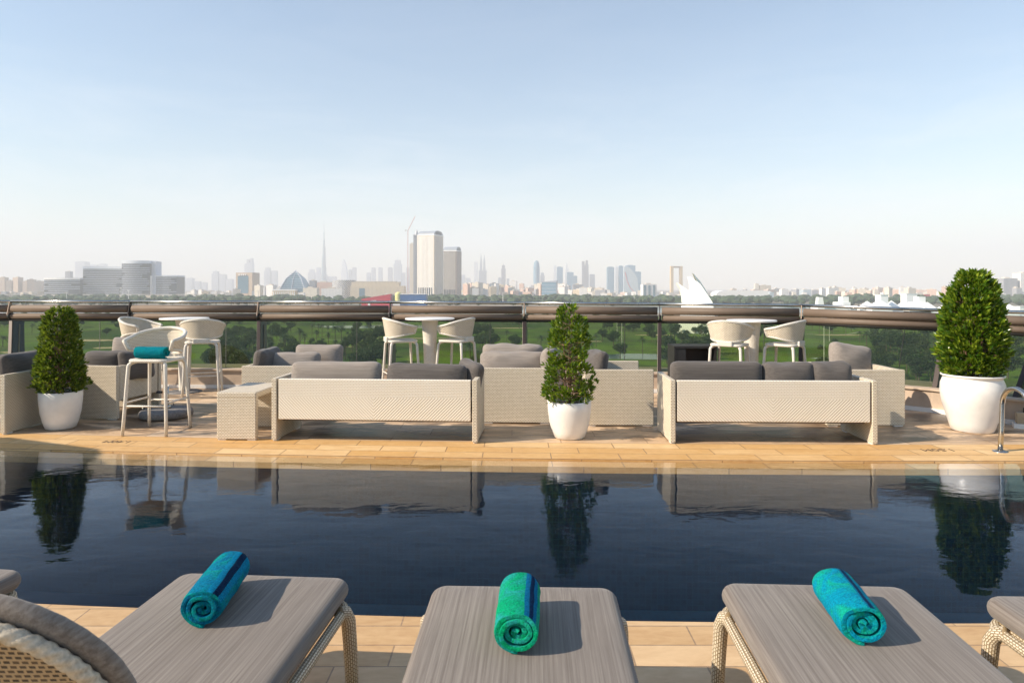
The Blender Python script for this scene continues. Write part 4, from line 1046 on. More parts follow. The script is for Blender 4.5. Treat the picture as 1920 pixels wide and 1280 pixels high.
MT['red'] = mottled('red_cladding', (.55,.03,.06), .5, .05, .12)
MT['blue_paint'] = mottled('blue_cladding', (.03,.12,.32), .5, .05, .1)
MT['yellow_dome'] = mottled('yellow_dome', (.72,.66,.25), .5, .05, .1)
MT['gold'] = mottled('gold_cladding', (.66,.48,.26), .45, .02, .1)
MT['sail'] = mottled('white_sail', (.86,.86,.86), .45, .05, .04)
MT['sail_line'] = mottled('sail_inner', (.42,.34,.16), .6, .05, .2)

def bl(name, label, px0, px1, yt, Y, key, cat='building', depth=None, rz=0, group=None, roof='plant', rkey='roof', base=GZ):
    x0, x1 = XX(px0, Y), XX(px1, Y); w = x1-x0; d = depth or min(max(w*.8, 14), 45); H = ZZ(yt, Y)-base
    t = thing(name, label, cat, ((x0+x1)/2, Y+d/2, base), R(rz), group)
    MB().box(-w/2, w/2, -d/2, d/2, 0, H).build('wall', bmat(key), t)
    if roof == 'plant':
        m = MB(); m.box(-w*.22, w*.12, -d*.2, d*.25, H, H+min(4, H*.12)+.5); m.box(-w/2+.1, w/2-.1, -d/2+.1, d/2-.1, H, H+.9); m.build('roof', bmat(rkey), t)
    return t
# low city blocks, seeded strips between landmarks
rc = random.Random(21)
def lowcity(px0, px1, ymin, ymax, Y0, Y1, n, keys, wmin, wmax, where, group='low city blocks'):
    L = []
    for k in range(n):
        L.append((px0 + (px1-px0)*(k+rc.uniform(.1,.9))/n, rc.uniform(Y0, Y1)))
    L.sort()
    for i, (px, Y) in enumerate(L):
        w = rc.uniform(wmin, wmax); key = rc.choice(keys); nm = {'cream':'cream','white':'white','pink':'pinkish','tan':'tan','sand':'sandy','grey':'grey','yellow':'pale yellow'}[key]
        y = ymin + (ymax-ymin)*rc.random()**.8
        size = 'tall' if y < ymin+(ymax-ymin)*.3 else ('squat' if y > ymin+(ymax-ymin)*.7 else 'mid-height')
        o = bl('city_block', f"{size} {nm} block {where}, {ORD[i] if i < len(ORD) else 'last'} from left", px-w/2, px+w/2, y, Y, key, 'building', None, rc.uniform(-35,35), group)
lowcity(415, 445, 540, 549, 2300, 2700, 5, ['cream','white'], 7, 14, 'left of the dark square tower')
lowcity(335, 412, 544, 551, 2500, 3200, 9, ['cream','white','sand'], 6, 15, 'right of the curved office complex')
lowcity(476, 525, 534, 548, 2300, 2700, 8, ['cream','pink','cream','white'], 9, 16, 'left of the glass pyramid')
lowcity(865, 960, 529, 549, 2300, 3300, 30, ['cream','cream','white','pink','yellow','sand'], 8, 17, 'just right of the twin vault towers')
lowcity(960, 1048, 526, 549, 2300, 3200, 28, ['cream','white','pink','pink','grey','cream'], 8, 17, 'left of the blue glass office')
lowcity(1048, 1145, 532, 552, 2300, 3300, 26, ['cream','white','white','grey','sand'], 9, 20, 'right of the blue glass office')
lowcity(1145, 1285, 545, 553, 2600, 3600, 20, ['pink','cream','white','cream'], 6, 14, 'below the glass towers and the golden frame')
lowcity(1345, 1530, 540, 549, 2600, 3600, 24, ['cream','white','sand','pink','grey'], 6, 16, 'between the sails and the balustrade corner')
lowcity(1530, 1660, 538, 551, 2000, 3400, 26, ['cream','white','pink','pink','cream'], 7, 17, 'right of the balustrade corner')
lowcity(1660, 1775, 537, 551, 2000, 3400, 22, ['pink','white','cream','pink','cream'], 7, 17, 'left of the tallest shrub')
lowcity(1868, 1935, 545, 553, 2000, 2600, 9, ['white','cream'], 9, 17, 'right of the tallest shrub')
lowcity(-20, 82, 545, 551, 2300, 3000, 9, ['sand','grey','tan'], 8, 16, 'below the tan towers at left edge')

# tan towers at left edge
for i, (a, b, y, lab) in enumerate([(-4,9,520,'tan tower cut by left frame edge'), (10,20,526,'tan tower second from left edge, stepped'), (23,37,520,'tallest tan tower near left edge'),
                     (42,50,527,'slim tan tower left of a pair'), (50,62,524,'broad tan tower of a pair near left edge'), (63,77,527,'tan tower nearest the curved office complex')]):
    bl('apartment_tower', lab, a, b, y, 3300, 'tan', 'tower', 26, rc.uniform(-25,25), 'tan towers at left')
# curved office complex
oc = thing('office_complex', 'long grey office complex with white floor bands and curved roof lines', 'office building', (XX(205,2400), 2400, GZ))
def wing(px0, px1, yt, dy, nb, bulge, roofh=6.0, solid_right=0, roofcurve=0):
    x0, x1 = XX(px0,2400)-XX(205,2400), XX(px1,2400)-XX(205,2400); H = ZZ(yt,2400)-GZ; n = 14
    def front(t): return -bulge*math.sin(math.pi*t) + dy
    pts = [(x0+(x1-x0)*k/n, front(k/n)) for k in range(n+1)] + [(x1, dy+60), (x0, dy+60)]
    w = MB().prism(pts, 0, H-roofh).build('wing', 'dark_glass', oc)
    m = MB(); po = [(x0+(x1-x0)*k/n, front(k/n)-1.1) for k in range(n+1)]; pi_ = [(x0+(x1-x0)*k/n, front(k/n)+1) for k in range(n+1)]
    for b in range(nb):
        z = (H-roofh)*(b+.35)/nb; z1 = z + (H-roofh)/nb*.30
        k0 = rc.choice((0,0,0,0,1,2)); k1 = n-rc.choice((0,0,0,1,3,4)) - solid_right
        for k in range(k0, k1):
            a, c, d, f = po[k], po[k+1], pi_[k+1], pi_[k]
            m.add([(p[0],p[1],zz) for zz in (z,z1) for p in (a,c,d,f)], [(0,1,5,4),(4,5,6,7),(3,2,1,0)] + ([(0,4,7,3)] if k == k0 else []) + ([(1,2,6,5)] if k == k1-1 else []))
    m.build('facade_slats', 'band_white', w)
    pr = [(x, y-2.2) for x, y in pts[:n+1]] + [(x1+1, dy+61), (x0-1, dy+61)]
    MB().prism(pr, H-roofh+.1, H).build('roof', 'roof_grey' if px0 > 100 else 'roof_white', oc)
wing(83, 150, 521, 0, 9, 10, 6); wing(151, 236, 499, 14, 16, -8, 9); wing(232, 284, 489, -12, 19, 14, 10); wing(286, 330, 516, 4, 12, 6, 5)
MB().box(XX(284,2400)-XX(205,2400), XX(292,2400)-XX(205,2400), 0, 40, 0, ZZ(490,2400)-GZ).build('lift_core', 'band_white', oc)
MB().box(XX(284,2400)-XX(205,2400)-2, XX(285.5,2400)-XX(205,2400), -9, 4, 0, ZZ(517,2400)-GZ).build('fin', 'roof_white', oc)
MB().box(XX(90,2400)-XX(205,2400), XX(330,2400)-XX(205,2400), -40, -14, 0, 9).build('podium', bmat('sand'), oc)
bl('apartment_tower', 'small grey tower above the left wing of the curved office complex', 122, 131, 509, 3600, 'grey', 'tower', 26)
# elevated railway
vi = thing('railway_viaduct', 'long low railway viaduct before the curved office complex', 'viaduct', (XX(150,1950), 1950, GZ))
vx0, vx1 = XX(-60,1950)-XX(150,1950), XX(420,1950)-XX(150,1950); vz = ZZ(551.5,1950)-GZ
MB().box(vx0, vx1, -5, 5, vz-2.2, vz).build('deck', 'conc', vi)
for k in range(14):
    x = vx0 + (vx1-vx0)*(k+.5)/14; MB().box(x-1.2, x+1.2, -2, 2, 0, vz-2.2).build('pier', 'conc', vi)
# dark square tower
t = bl('office_tower', 'square tower with dark glass face in a pale brown frame', 443, 477, 511, 2600, 'tan', 'tower', 50, -12, None, None)
w = XX(477,2600)-XX(443,2600); H = ZZ(511,2600)-GZ
MB().box(-w/2+8, w/2-16, -25.8, -24, H*.16, H-13).build('glass_face', 'blue_glass', t)
for k in range(4): MB().tube([(-w/2+14+k*9, -26, H-9), (-w/2+18+k*9, -26, H-9)], 3, 10).build('porthole', 'roof_white', t)
# glass pyramid hotel
py = thing('pyramid_building', 'glass pyramid hotel with cream stone columns and a pointed tip', 'building', (XX(550,2350), 2380, GZ))
w = XX(573,2350)-XX(527,2350); H = ZZ(505,2350)-GZ; hb_ = ZZ(540,2350)-GZ
mb = MB(); a = w/2; s_ = [(a, hb_*.55), (a*1.0, hb_*.9), (a*.62, hb_+(H-hb_)*.50), (.3, H-4)]
rows = [[(x*sx*r_, y*sx*r_, z) for (x, y) in ((-1,-1),(1,-1),(1,1),(-1,1))] for sx, z, r_ in [(q[0], q[1], 1) for q in s_]]
mb.quadstrip(rows, True); g = mb.build('glass_pyramid', 'blue_glass', py)
mb = MB()
for cx, cy in ((-1,-1),(1,-1)):
    mb.tube([(cx*r_, cy*r_-1, z) for r_, z in s_], 1.6, 5)
for k in range(9):
    z = hb_ + (H-hb_)*k/10; r_ = a*(1-.80*(z-hb_)/(H-hb_)) ; mb.tube([(-r_*.98, -r_-.6, z), (r_*.98, -r_-.6, z)], .8, 4)
mb.tube([(0,0,H-6),(0,0,H)], .8, 5); mb.tube([(-2,-a-1.0,hb_*.9),(-1,-a*.62-1,s_[2][1]),(0,-1,H-5)], 1.2, 5); mb.build('ribs', 'band_white', g)
x0 = XX(518,2350)-XX(550,2350)
MB().box(x0, x0+78, -a-26, -a-2, 0, hb_-4).build('podium', 'gold', py)
mb = MB()
for k in range(11): mb.box(x0+3+k*7, x0+6+k*7, -a-28, -a-26, 0, hb_-12)
mb.box(x0-1, x0+79, -a-28.5, -a-1, hb_-9, hb_-4); mb.build('columns', 'roof_white', py)
bl('low_villa', 'white arcaded building below right side of the glass pyramid', 568, 594, 540, 2200, 'cream', 'building', 30, 0, None)
bl('low_villa', 'white villa in front of the lattice building', 602, 640, 541, 2150, 'white', 'building', 30, 5, None)
bl('low_villa', 'tiny white villa by the trees right of the glass pyramid', 560, 570, 549, 2100, 'white', 'building', 14, 0, None)
bl('office_block', 'pinkish office block left of the lattice building', 590, 622, 529, 2500, 'pink', 'building', 40, 0, None)
bl('office_block', 'small dark box topping the block right of the glass pyramid', 580, 591, 526, 2450, 'grey', 'building', 25, 0, None)
# lattice building
lt = thing('lattice_building', 'rounded white building wrapped in dark diamond lattice', 'building', (XX(641,2350), 2380, GZ))
w = (XX(663,2350)-XX(619,2350))/2; H = ZZ(525,2350)-GZ
mt = Mat('diamond_lattice', (.8,.78,.75), .5); v = mt.uv(); sp = mt.n('ShaderNodeSeparateXYZ', {0: v})
s1 = mt.math('ABSOLUTE', mt.math('SINE', mt.math('MULTIPLY', mt.math('ADD', sp.outputs[0], sp.outputs[1]), math.pi/7.5)))
s2 = mt.math('ABSOLUTE', mt.math('SINE', mt.math('MULTIPLY', mt.math('SUBTRACT', sp.outputs[0], sp.outputs[1]), math.pi/7.5)))
mt.col(mt.mix(mt.math('GREATER_THAN', mt.math('MINIMUM', s1, s2), .42), (.80,.78,.75), (.035,.045,.08)))
mb = MB(); n = 40
for k in range(n):
    a, b = 2*math.pi*k/n, 2*math.pi*(k+1)/n
    mb.add([(w*math.cos(a),w*.8*math.sin(a),0),(w*math.cos(b),w*.8*math.sin(b),0),(w*math.cos(b),w*.8*math.sin(b),H),(w*math.cos(a),w*.8*math.sin(a),H)], [(0,1,2,3)], [[(a*w,0),(b*w,0),(b*w,H),(a*w,H)]])
mb.build('lattice_wall', mt.m, lt); MB().lathe([(.01,H),(w*.8,H)], n).build('roof', 'conc', lt)
# long beige blocks
t = bl('long_building', 'long stepped beige building behind the red pavilion', 657, 757, 536, 2300, 'sand', 'building', 50, 0, None, None)
H = ZZ(536,2300)-GZ; MB().box(-88, 72, -20, 25, H, H+14).build('upper_storeys', bmat('sand'), t)
MB().box(-80, 60, -10, 20, H+14, H+16).build('roof', 'conc', t)
MB().box(-60, -42, -25.6, -24, 4, H-8).build('glass_bay', 'blue_glass', t)
# red pavilion, blue hall with yellow dome
rd = thing('red_pavilion', 'low bright red pavilion with white swoosh beyond the trees', 'pavilion', (XX(707,1280), 1280, GZ))
w = XX(734,1280)-XX(680,1280); zt = ZZ(551,1280)-GZ
mb = MB(); pts = [(-w/2,-10),(w/2,-10),(w/2,12),(-w/2,12)]
mb.add([(x,y,0) for x,y in pts]+[(-w/2,-10,zt*.62),(w/2,-10,zt),(w/2,12,zt),(-w/2,12,zt*.62)], [(0,3,2,1),(4,5,6,7),(0,1,5,4),(1,2,6,5),(2,3,7,6),(3,0,4,7)]); mb.build('hall', 'red', rd)
mb = MB(); mb.add([(-w*.28,-10.3,zt*.30),(-w*.02,-10.3,zt*.42),(w*.02,-10.3,zt*.52),(-w*.30,-10.3,zt*.44)], [(0,1,2,3)]); mb.box(-w*.28,-w*.2,-10.4,-10.1,zt*.1,zt*.35); mb.build('swoosh', 'roof_white', rd)
bh = thing('blue_hall', 'low blue hall with pale roof edge beside the yellow dome', 'hall', (XX(774,1290), 1290, GZ))
w = XX(798,1290)-XX(750,1290); zt = ZZ(552,1290)-GZ
MB().box(-w/2, w/2, 0, 30, 0, zt).build('hall', 'blue_paint', bh); MB().box(-w/2-.5, w/2+.5, -.6, 30, zt, zt+1.0).build('roof', 'roof_white', bh)
dm = thing('yellow_dome', 'pale yellow dome left of the blue hall', 'dome', (XX(747,1330), 1330, GZ)); r_ = 6.5; zt = ZZ(547,1330)-GZ
MB().lathe([(r_,0),(r_,zt-r_*.8)]+[(r_*math.cos(R(a)), zt-r_*.8+r_*.8*math.sin(R(a))) for a in range(10,91,10)], 28).build('shell', 'yellow_dome', dm, smooth=True)
MB().box(-r_-3, r_+3, -r_-2, r_+2, 0, 9).build('base', 'roof_white', dm)
# twin towers with barrel vault roofs
def vault_tower(label, px0, pxm, px1, yroof, yvault, Y, keyf, keys, rz, dark=False):
    wf = XX(pxm,Y)-XX(px0,Y); H = ZZ(yroof,Y)-GZ; hv = ZZ(yvault,Y)-GZ
    a = R(rz); W = wf/math.cos(a); D = (XX(px1,Y)-XX(pxm,Y))/math.sin(a)
    t = thing('vault_tower', label, 'tower', (XX(pxm,Y), Y, GZ), -a, 'twin vault roofed towers')
    MB().box(-W, 0, 0, D, 0, H).build('wall', bmat(keyf), t)
    m = MB()
    for k in range(12): m.box(-W+3+k*(W-6)/12, -W+3+k*(W-6)/12+2.2, -.8, 0, H*.02, H*.985)
    m.build('ribs', 'roof_white' if not dark else 'conc', t)
    m = MB()
    for k in range(7): m.box(-W+5+k*(W-8)/7, -W+5+k*(W-8)/7+4.2, -1.0, .2, 6, H*.17)
    m.build('glazing_slats', 'dark_glass', t)
    m = MB()
    for k in range(6): m.box(0, .8, 2+k*(D-3)/6, 2+k*(D-3)/6+2.4, H*.02, H*.985)
    m.build('side_ribs', bmat('tower_shade'), t)  # darker rib colour paints in the shade on this side
    MB().box(-W-.8, .8, -.9, D+.8, H, H+3).build('cornice', 'roof_white', t)
    m = MB(); n = 16
    prof = [(D/2 - (D/2-1)*math.cos(math.pi*k/n), H+3+(hv-H-3)*math.sin(math.pi*k/n)) for k in range(n+1)]
    m.quadstrip([[(-W+2, y, z) for y, z in prof], [(-1, y, z) for y, z in prof]])
    m.add([(-1, y, z) for y, z in prof], [tuple(range(n+1))]); m.add([(-W+2, y, z) for y, z in prof], [tuple(range(n+1))[::-1]])
    m.build('vault_roof', 'metal_roof', t)
    m = MB(); m.box(-1, -.4, D*.18, D*.82, H+3.2, H+3+(hv-H-3)*.8); m.build('gable_glass', 'dark_glass', t)
    return t
vault_tower('taller cream tower with grey barrel vault roof, left of the pair', 780, 814, 828, 441, 431.5, 2300, 'tower_cream', 'x', 24)
vault_tower('shorter brownish tower with grey barrel vault roof, right of the pair', 829, 856, 863.5, 471, 462, 2500, 'tower_dark', 'x', 17, True)
# slim spired tower behind
t = bl('spire_tower', 'slim grey tower with pointed tip behind the left vault tower', 775, 783, 440, 2700, 'grey', 'tower', 30, 0, None, None)
H = ZZ(440,2700)-GZ; MB().tube([(2,0,H),(2,0,H+8),(3,0,ZZ(429,2700)-GZ)], [8,6,.3], 10).build('spire', 'metal_roof', t)
bl('slab_tower', 'narrow unfinished cream slab beside the crane', 768, 776, 457, 2750, 'tower_cream', 'tower', 30, 0, None)
cr = thing('tower_crane', 'thin red and white tower crane left of the vault towers', 'crane', (XX(765.5,2700), 2690, GZ)); zt = ZZ(433,2700)-GZ
MT['crane'] = mottled('crane_paint', (.62,.36,.32), .5, .05, .2)
def lattice(mb, A, B, w, n):
    A, B = Vector(A), Vector(B); d = (B-A).normalized(); s_ = d.orthogonal().normalized()*w; u = d.cross(s_)
    for q in (s_+u, s_-u, -s_+u, -s_-u): mb.tube([A+q, B+q], .35, 4)
    for k in range(n):
        a, b = A.lerp(B, k/n), A.lerp(B, (k+1)/n); mb.tube([a+s_+u, b-s_+u], .25, 3); mb.tube([a-s_-u, b+s_-u], .25, 3)
m = MB(); lattice(m, (0,0,0), (0,0,zt), 1.2, 40); m.build('mast', 'crane', cr)
m = MB(); lattice(m, (0,0,zt), (XX(779,2700)-XX(765.5,2700), 0, ZZ(406,2700)-GZ), .8, 16); m.build('jib', 'crane', cr)
m = MB(); lattice(m, (0,0,zt), (-9, 0, zt+3), .9, 4); m.box(-11,-7,-2,2,zt-1,zt+3); m.build('counterweight', 'conc', cr)
# needle skyscraper
nd = thing('needle_skyscraper', 'needle-thin supertall skyscraper fading in the haze', 'skyscraper', (XX(607.5,7600), 7600, GZ)); zt = ZZ(414,7600)-GZ
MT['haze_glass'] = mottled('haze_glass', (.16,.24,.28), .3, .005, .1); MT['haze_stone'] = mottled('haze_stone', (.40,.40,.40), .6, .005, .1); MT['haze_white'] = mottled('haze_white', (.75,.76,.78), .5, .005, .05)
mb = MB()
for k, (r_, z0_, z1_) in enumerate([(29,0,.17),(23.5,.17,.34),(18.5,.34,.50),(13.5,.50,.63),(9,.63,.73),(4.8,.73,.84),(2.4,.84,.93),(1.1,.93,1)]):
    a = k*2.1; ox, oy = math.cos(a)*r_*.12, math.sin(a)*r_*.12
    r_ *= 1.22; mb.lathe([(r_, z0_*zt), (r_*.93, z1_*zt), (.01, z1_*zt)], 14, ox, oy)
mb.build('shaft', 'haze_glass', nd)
# hazy skyline towers: px0, px1, top, distance, material, shape
SKY = [
 (146,164,490,8000,'s','broad','pale ghostly slab behind the curved office complex, left one',0), (172,184,496,8500,'s','flat','pale ghostly low tower behind the curved office complex, middle one',0), (188,199,494,8500,'s','flat','pale ghostly tower behind the curved office complex, right one',0),
 (333,346,520,7600,'s','flat','pale tower first right of the curved office complex',0), (352,363,521,7600,'s','flat','pale tower second right of the curved office complex',0), (367,376,527,7800,'s','flat','low pale tower third right of the curved office complex',0),
 (378,388,529,8000,'s','flat','low pale tower fourth right of the curved office complex',0), (399,411,506,7800,'s','step','tall pale stepped tower left of the dark square tower',0), (413,424,514,7800,'s','flat','pale tower second left of the dark square tower',0), (425,437,523,7800,'s','flat','short pale tower touching left side of the dark square tower',0),
 (459,463,494,7800,'s','flat','very slim pale tower above the dark square tower, left',0), (464,475,484,7800,'s','arch','pale tower with hooked top above the dark square tower',0),
 (497,508,499,8200,'s','step','pale tower midway between dark square tower and glass pyramid',0), (511,520,507,8200,'s','flat','fainter pale tower just left of the glass pyramid',0),
 (579,591,503,8200,'s','step','pale tower between glass pyramid and needle skyscraper',0), (594,601,501,8400,'s','flat','pale tower touching left side of the needle skyscraper',0), (599,604,517,8300,'s','flat','short pale tower before the needle skyscraper base',0), (604,614,514,8300,'w','flat','white block at the foot of the needle skyscraper',0),
 (616,630,518,8300,'s','flat','low pale block right of the needle skyscraper',0), (641,652,487,7800,'w','curve','white tower with one curved side right of the needle skyscraper',0), (654,660,505,8000,'s','flat','pale tower behind right of the white curved tower, left twin',0), (661,668,501,8000,'s','flat','pale tower right of the white curved tower, right twin',0),
 (688,695,511,8000,'s','flat','faint tower above the long beige building, first from left',0), (697,704,501,8000,'s','flat','faint tower above the long beige building, second from left',0), (710,717,501,8000,'s','flat','faint tower above the long beige building, third from left',0), (728,736,501,7800,'g','flat','faint tower above the long beige building, fourth from left',0),
 (739,753,484,7800,'s','step','broad pale blue tower left of the crane',0), (754,760,511,7900,'s','flat','short faint tower right of the broad pale blue tower',0), (762,768,501,7900,'s','flat','faint tower directly behind the crane mast',0),
 (865,872,515,7600,'s','flat','faint tower first right of the vault towers',0), (873,882,521,7600,'s','flat','faint low tower second right of the vault towers',0),
 (889,896,490,5600,'w','flat','white slim tower left of the twin spiked tower',0), (898,912,474,6000,'s','spike','pale tower with two spikes right of the vault towers',0), (940,948,494,6000,'g','step','lone grey tapering tower right of the spiked tower',0), (934,940,520,6400,'s','flat','low faint tower left of the lone grey tower',0), (950,955,522,6400,'s','flat','low faint tower right of the lone grey tower',0),
 (1000,1012,488,5200,'b','round','pale blue tower with round top above the pink blocks',0), (1004,1010,507,5000,'w','flat','white slim tower before the round-topped blue tower',0), (1013,1021,509,5400,'s','step','stepped pale tower right of the round-topped blue tower',0),
 (1038,1043,497,4600,'w','flat','slim stone shaft above the blue glass office',0), (1044,1055,500,4800,'b','flat','flat-topped blue tower above the blue glass office',0), (1059,1068,493,5600,'w','curve','curved white tower right of the flat-topped blue tower',0), (1063,1075,510,4600,'b','flat','short blue glass tower before the curved white tower',0), (1075,1082,517,4700,'b','flat','lower blue glass tower stepping down right',0),
 (1091,1103,488,5200,'g','arch','grey twin-peaked tower left of the three blue towers',0), (1092,1104,509,4800,'w','flat','white block before the grey twin-peaked tower',0), (1105,1115,514,4900,'s','flat','pale block right of the grey twin-peaked tower',0),
 (1138,1151,500,4200,'b','flat','first of three blue towers left of the red striped one',0), (1153,1159,499,4300,'w','flat','narrow white tower between the first and second blue towers',0), (1160,1168,498,4200,'b','flat','second of three blue towers left of the red striped one',0),
 (1173,1190,497,4300,'b','flat','blue tower behind the curved white tower with red stripe',0), (1189,1201,509,4200,'b','flat','lower blue tower right of the red striped one',0)]
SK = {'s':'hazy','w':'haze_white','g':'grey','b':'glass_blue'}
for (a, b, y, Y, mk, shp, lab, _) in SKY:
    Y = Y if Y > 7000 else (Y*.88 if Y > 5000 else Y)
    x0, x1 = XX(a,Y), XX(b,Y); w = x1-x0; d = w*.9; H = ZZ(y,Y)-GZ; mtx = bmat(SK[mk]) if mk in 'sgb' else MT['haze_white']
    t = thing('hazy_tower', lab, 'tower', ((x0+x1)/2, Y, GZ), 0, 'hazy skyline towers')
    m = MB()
    if shp in ('flat','broad'):
        m.box(-w/2, w/2, -d/2, d/2, 0, H*.985); m.build('shaft', mtx, t); MB().box(-w*.3, w*.25, -d*.3, d*.3, H*.985, H).build('crown', mtx, t)
    elif shp == 'step':
        m.box(-w/2, w/2, -d/2, d/2, 0, H*.82); m.build('shaft', mtx, t); MB().box(-w*.36, w*.36, -d*.36, d*.36, H*.82, H*.94).build('crown', mtx, t); MB().tube([(0,0,H*.94),(0,0,H*1.03)], [w*.06, w*.02], 5).build('spire', mtx, t)
    elif shp == 'round':
        m.quadstrip([[(w/2*c*math.cos(R(q)), d/2*c*math.sin(R(q)), z) for q in range(0,360,30)] for z, c in ((0,.9),(H*.6,1),(H*.8,.98),(H*.92,.8),(H*.98,.5),(H,.05))], True); m.build('shaft', mtx, t)
    elif shp == 'curve':
        pr = [(-w/2,0),(w/2,0),(w/2,H*.35),(w*.42,H*.6),(w*.25,H*.8),(w*.02,H*.95),(-w*.18,H),(-w*.32,H*.93),(-w/2,H*.6)]
        n = len(pr); m.add([(x,-d/2,z) for x,z in pr]+[(x,d/2,z) for x,z in pr], [tuple(range(n)), tuple(range(n,2*n))[::-1]]+[(i+n,(i+1)%n+n,(i+1)%n,i) for i in range(n)]); m.build('shaft', mtx, t)
    elif shp == 'arch':
        m.box(-w/2, w/2, -d/2, d/2, 0, H*.86); m.build('shaft', mtx, t); MB().box(-w/2, -w*.12, -d*.4, d*.4, H*.86, H*.97).build('crown', mtx, t); MB().box(w*.1, w*.42, -d*.4, d*.4, H*.86, H).build('crown', mtx, t)
    elif shp == 'spike':
        m.box(-w/2, w/2, -d/2, d/2, 0, H*.55); m.build('shaft', mtx, t)
        for x in (-.22,.22): MB().tube([(x*w,0,H*.5),(x*w,0,H*.8),(x*w,0,H*(1 if x<0 else .96))], [w*.26,w*.16,.3], 4).build('spire', mtx, t)
# curved white tower with red stripe
t = thing('curved_tower', 'curved white tower with a thin red stripe before the blue towers', 'tower', (XX(1183,3900), 3900, GZ)); Y = 3900; H = ZZ(499,Y)-GZ; w = XX(1197,Y)-XX(1169,Y)
pr = [(-w/2,0),(w/2,0),(w*.42,H*.55),(w*.26,H*.72),(-w*.06,H*.92),(-w*.30,H),(-w*.48,H*.97)]; n = len(pr)
m = MB(); m.add([(x,-12,z) for x,z in pr]+[(x,12,z) for x,z in pr], [tuple(range(n)), tuple(range(n,2*n))[::-1]]+[(i+n,(i+1)%n+n,(i+1)%n,i) for i in range(n)]); m.build('shaft', bmat('glass_pale'), t)
MB().tube([(-w*.40,-12.5,H*.78),(-w*.30,-12.5,H*.5),(-w*.1,-12.5,H*.25),(w*.15,-12.5,H*.10)], 1.6, 5).build('stripe', 'red', t)
# striped slab, blue office, golden frame
t = bl('striped_block', 'white slab block with blue glass stripes left of the golden frame', 1204, 1231, 533, 2400, 'white', 'building', 26, 8, None)
H = ZZ(533,2400)-GZ; w = XX(1231,2400)-XX(1204,2400)
for k in range(3): MB().box(-w/2+3+k*w/3, -w/2+3+k*w/3+w*.16, -14, -12.8, 3, H-3).build('glass_stripe', 'blue_glass', t)
t = bl('blue_office', 'dark blue glass office block with a sloping roof amid pale blocks', 1018, 1045, 529, 2250, 'glass_blue', 'building', 50, -10, None, None)
H = ZZ(529,2250)-GZ; w = XX(1045,2250)-XX(1018,2250)
m = MB(); m.add([(-w/2-1,-26,H),(w/2+1,-26,H),(w/2+1,26,H),(-w/2-1,26,H),(-w/2-1,-26,H+1.5),(w/2+1,-26,H+6),(w/2+1,26,H+6),(-w/2-1,26,H+1.5)], [(4,5,6,7),(0,1,5,4),(1,2,6,5),(2,3,7,6),(3,0,4,7),(0,3,2,1)]); m.build('roof', 'band_white', t)
m = MB()
for k in range(4): m.box(-w/2, w/2, -25.6, -25, H*(.2+.2*k), H*(.23+.2*k))
m.build('floor_bands', 'band_white', t)
gf = thing('golden_frame', 'tall golden picture-frame shaped landmark', 'landmark', (XX(1268,3700), 3700, GZ), R(8)); Y = 3700; H = ZZ(499,Y)-GZ; w = XX(1279.5,Y)-XX(1256.5,Y)
for sx, nm in ((-1,'pillar'),(1,'pillar')):
    MB().box(min(sx*w/2, sx*(w/2-w*.22)), max(sx*w/2, sx*(w/2-w*.22)), -8, 8, 0, H).build(nm, 'gold', gf)
MB().box(-w/2+w*.22, w/2-w*.22, -8, 8, H-9, H-.5).build('bridge', 'gold', gf); MB().box(-w/2+w*.22, w/2-w*.22, -8.5, -8, H-7, H-4).build('bridge_glass', 'dark_glass', gf)
# white sails clubhouse
cl = thing('sail_clubhouse', 'white clubhouse of pointed sail shapes above the handrail', 'clubhouse', (XX(1310,520), 520, GZ))
def q3(px, py): return (XX(px,520)-XX(1310,520), ZZ(py,520)-GZ)
def sail(pts, y0, y1, mat, name, lean=0, kx=0):
    a = [q3(*p) for p in pts]; n = len(a); m = MB()
    m.add([(x, y0+lean*z+kx*x, z) for x, z in a]+[(x, y1+lean*z+kx*x, z) for x, z in a], [tuple(range(n)), tuple(range(n,2*n))[::-1]]+[(i+n,(i+1)%n+n,(i+1)%n,i) for i in range(n)]); return m.build(name, mat, cl)
sail([(1276,625),(1336,625),(1330,566),(1312,532),(1302,523),(1296.5,518),(1299,532),(1299,546),(1292,543),(1285,537),(1277,530),(1283,543),(1286,555),(1286.5,570),(1283,596)], -4, 4, 'sail', 'sail', .10, -.8)
sail([(1322,625),(1338,625),(1331,566),(1318,540),(1301.5,512.5),(1310,532),(1325,560)], 2, 3, 'sail_line', 'inner_wall', .10, .9)
sail([(1336,625),(1395,625),(1357,568),(1347,556),(1336,541),(1322,527),(1301,512),(1318,533),(1331,562)], 3, 6, 'sail', 'sail', .10, 1.3)
# arena, right towers, marina
ar = thing('white_arena', 'long low white arena roof behind the trees right of the sails', 'arena', (XX(1396,2300), 2300, GZ)); w = XX(1448,2300)-XX(1343,2300); zt = ZZ(544.5,2300)-GZ
m = MB(); pr = [(-w/2,0),(-w/2,zt*.6),(-w*.46,zt*.85),(-w*.38,zt),(w*.40,zt),(w*.47,zt*.85),(w/2,zt*.55),(w/2,0)]; n = len(pr)
m.add([(x,0,z) for x,z in pr]+[(x,70,z) for x,z in pr], [tuple(range(n))[::-1], tuple(range(n,2*n))]+[(i,(i+1)%n,(i+1)%n+n,i+n) for i in range(n)]); m.build('roof', 'roof_white', ar)
MB().box(w*.44, w*.5+3, -4, 40, 0, zt*.8).build('entrance', bmat('glass_pale'), ar)
bl('apartment_block', 'slim white tower above the arena', 1416, 1423, 532, 3600, 'cream', 'tower', 20, 0, None)
bl('apartment_block', 'wider cream block beside the slim tower above the arena', 1425, 1446, 535, 3600, 'sand', 'building', 40, 0, None)
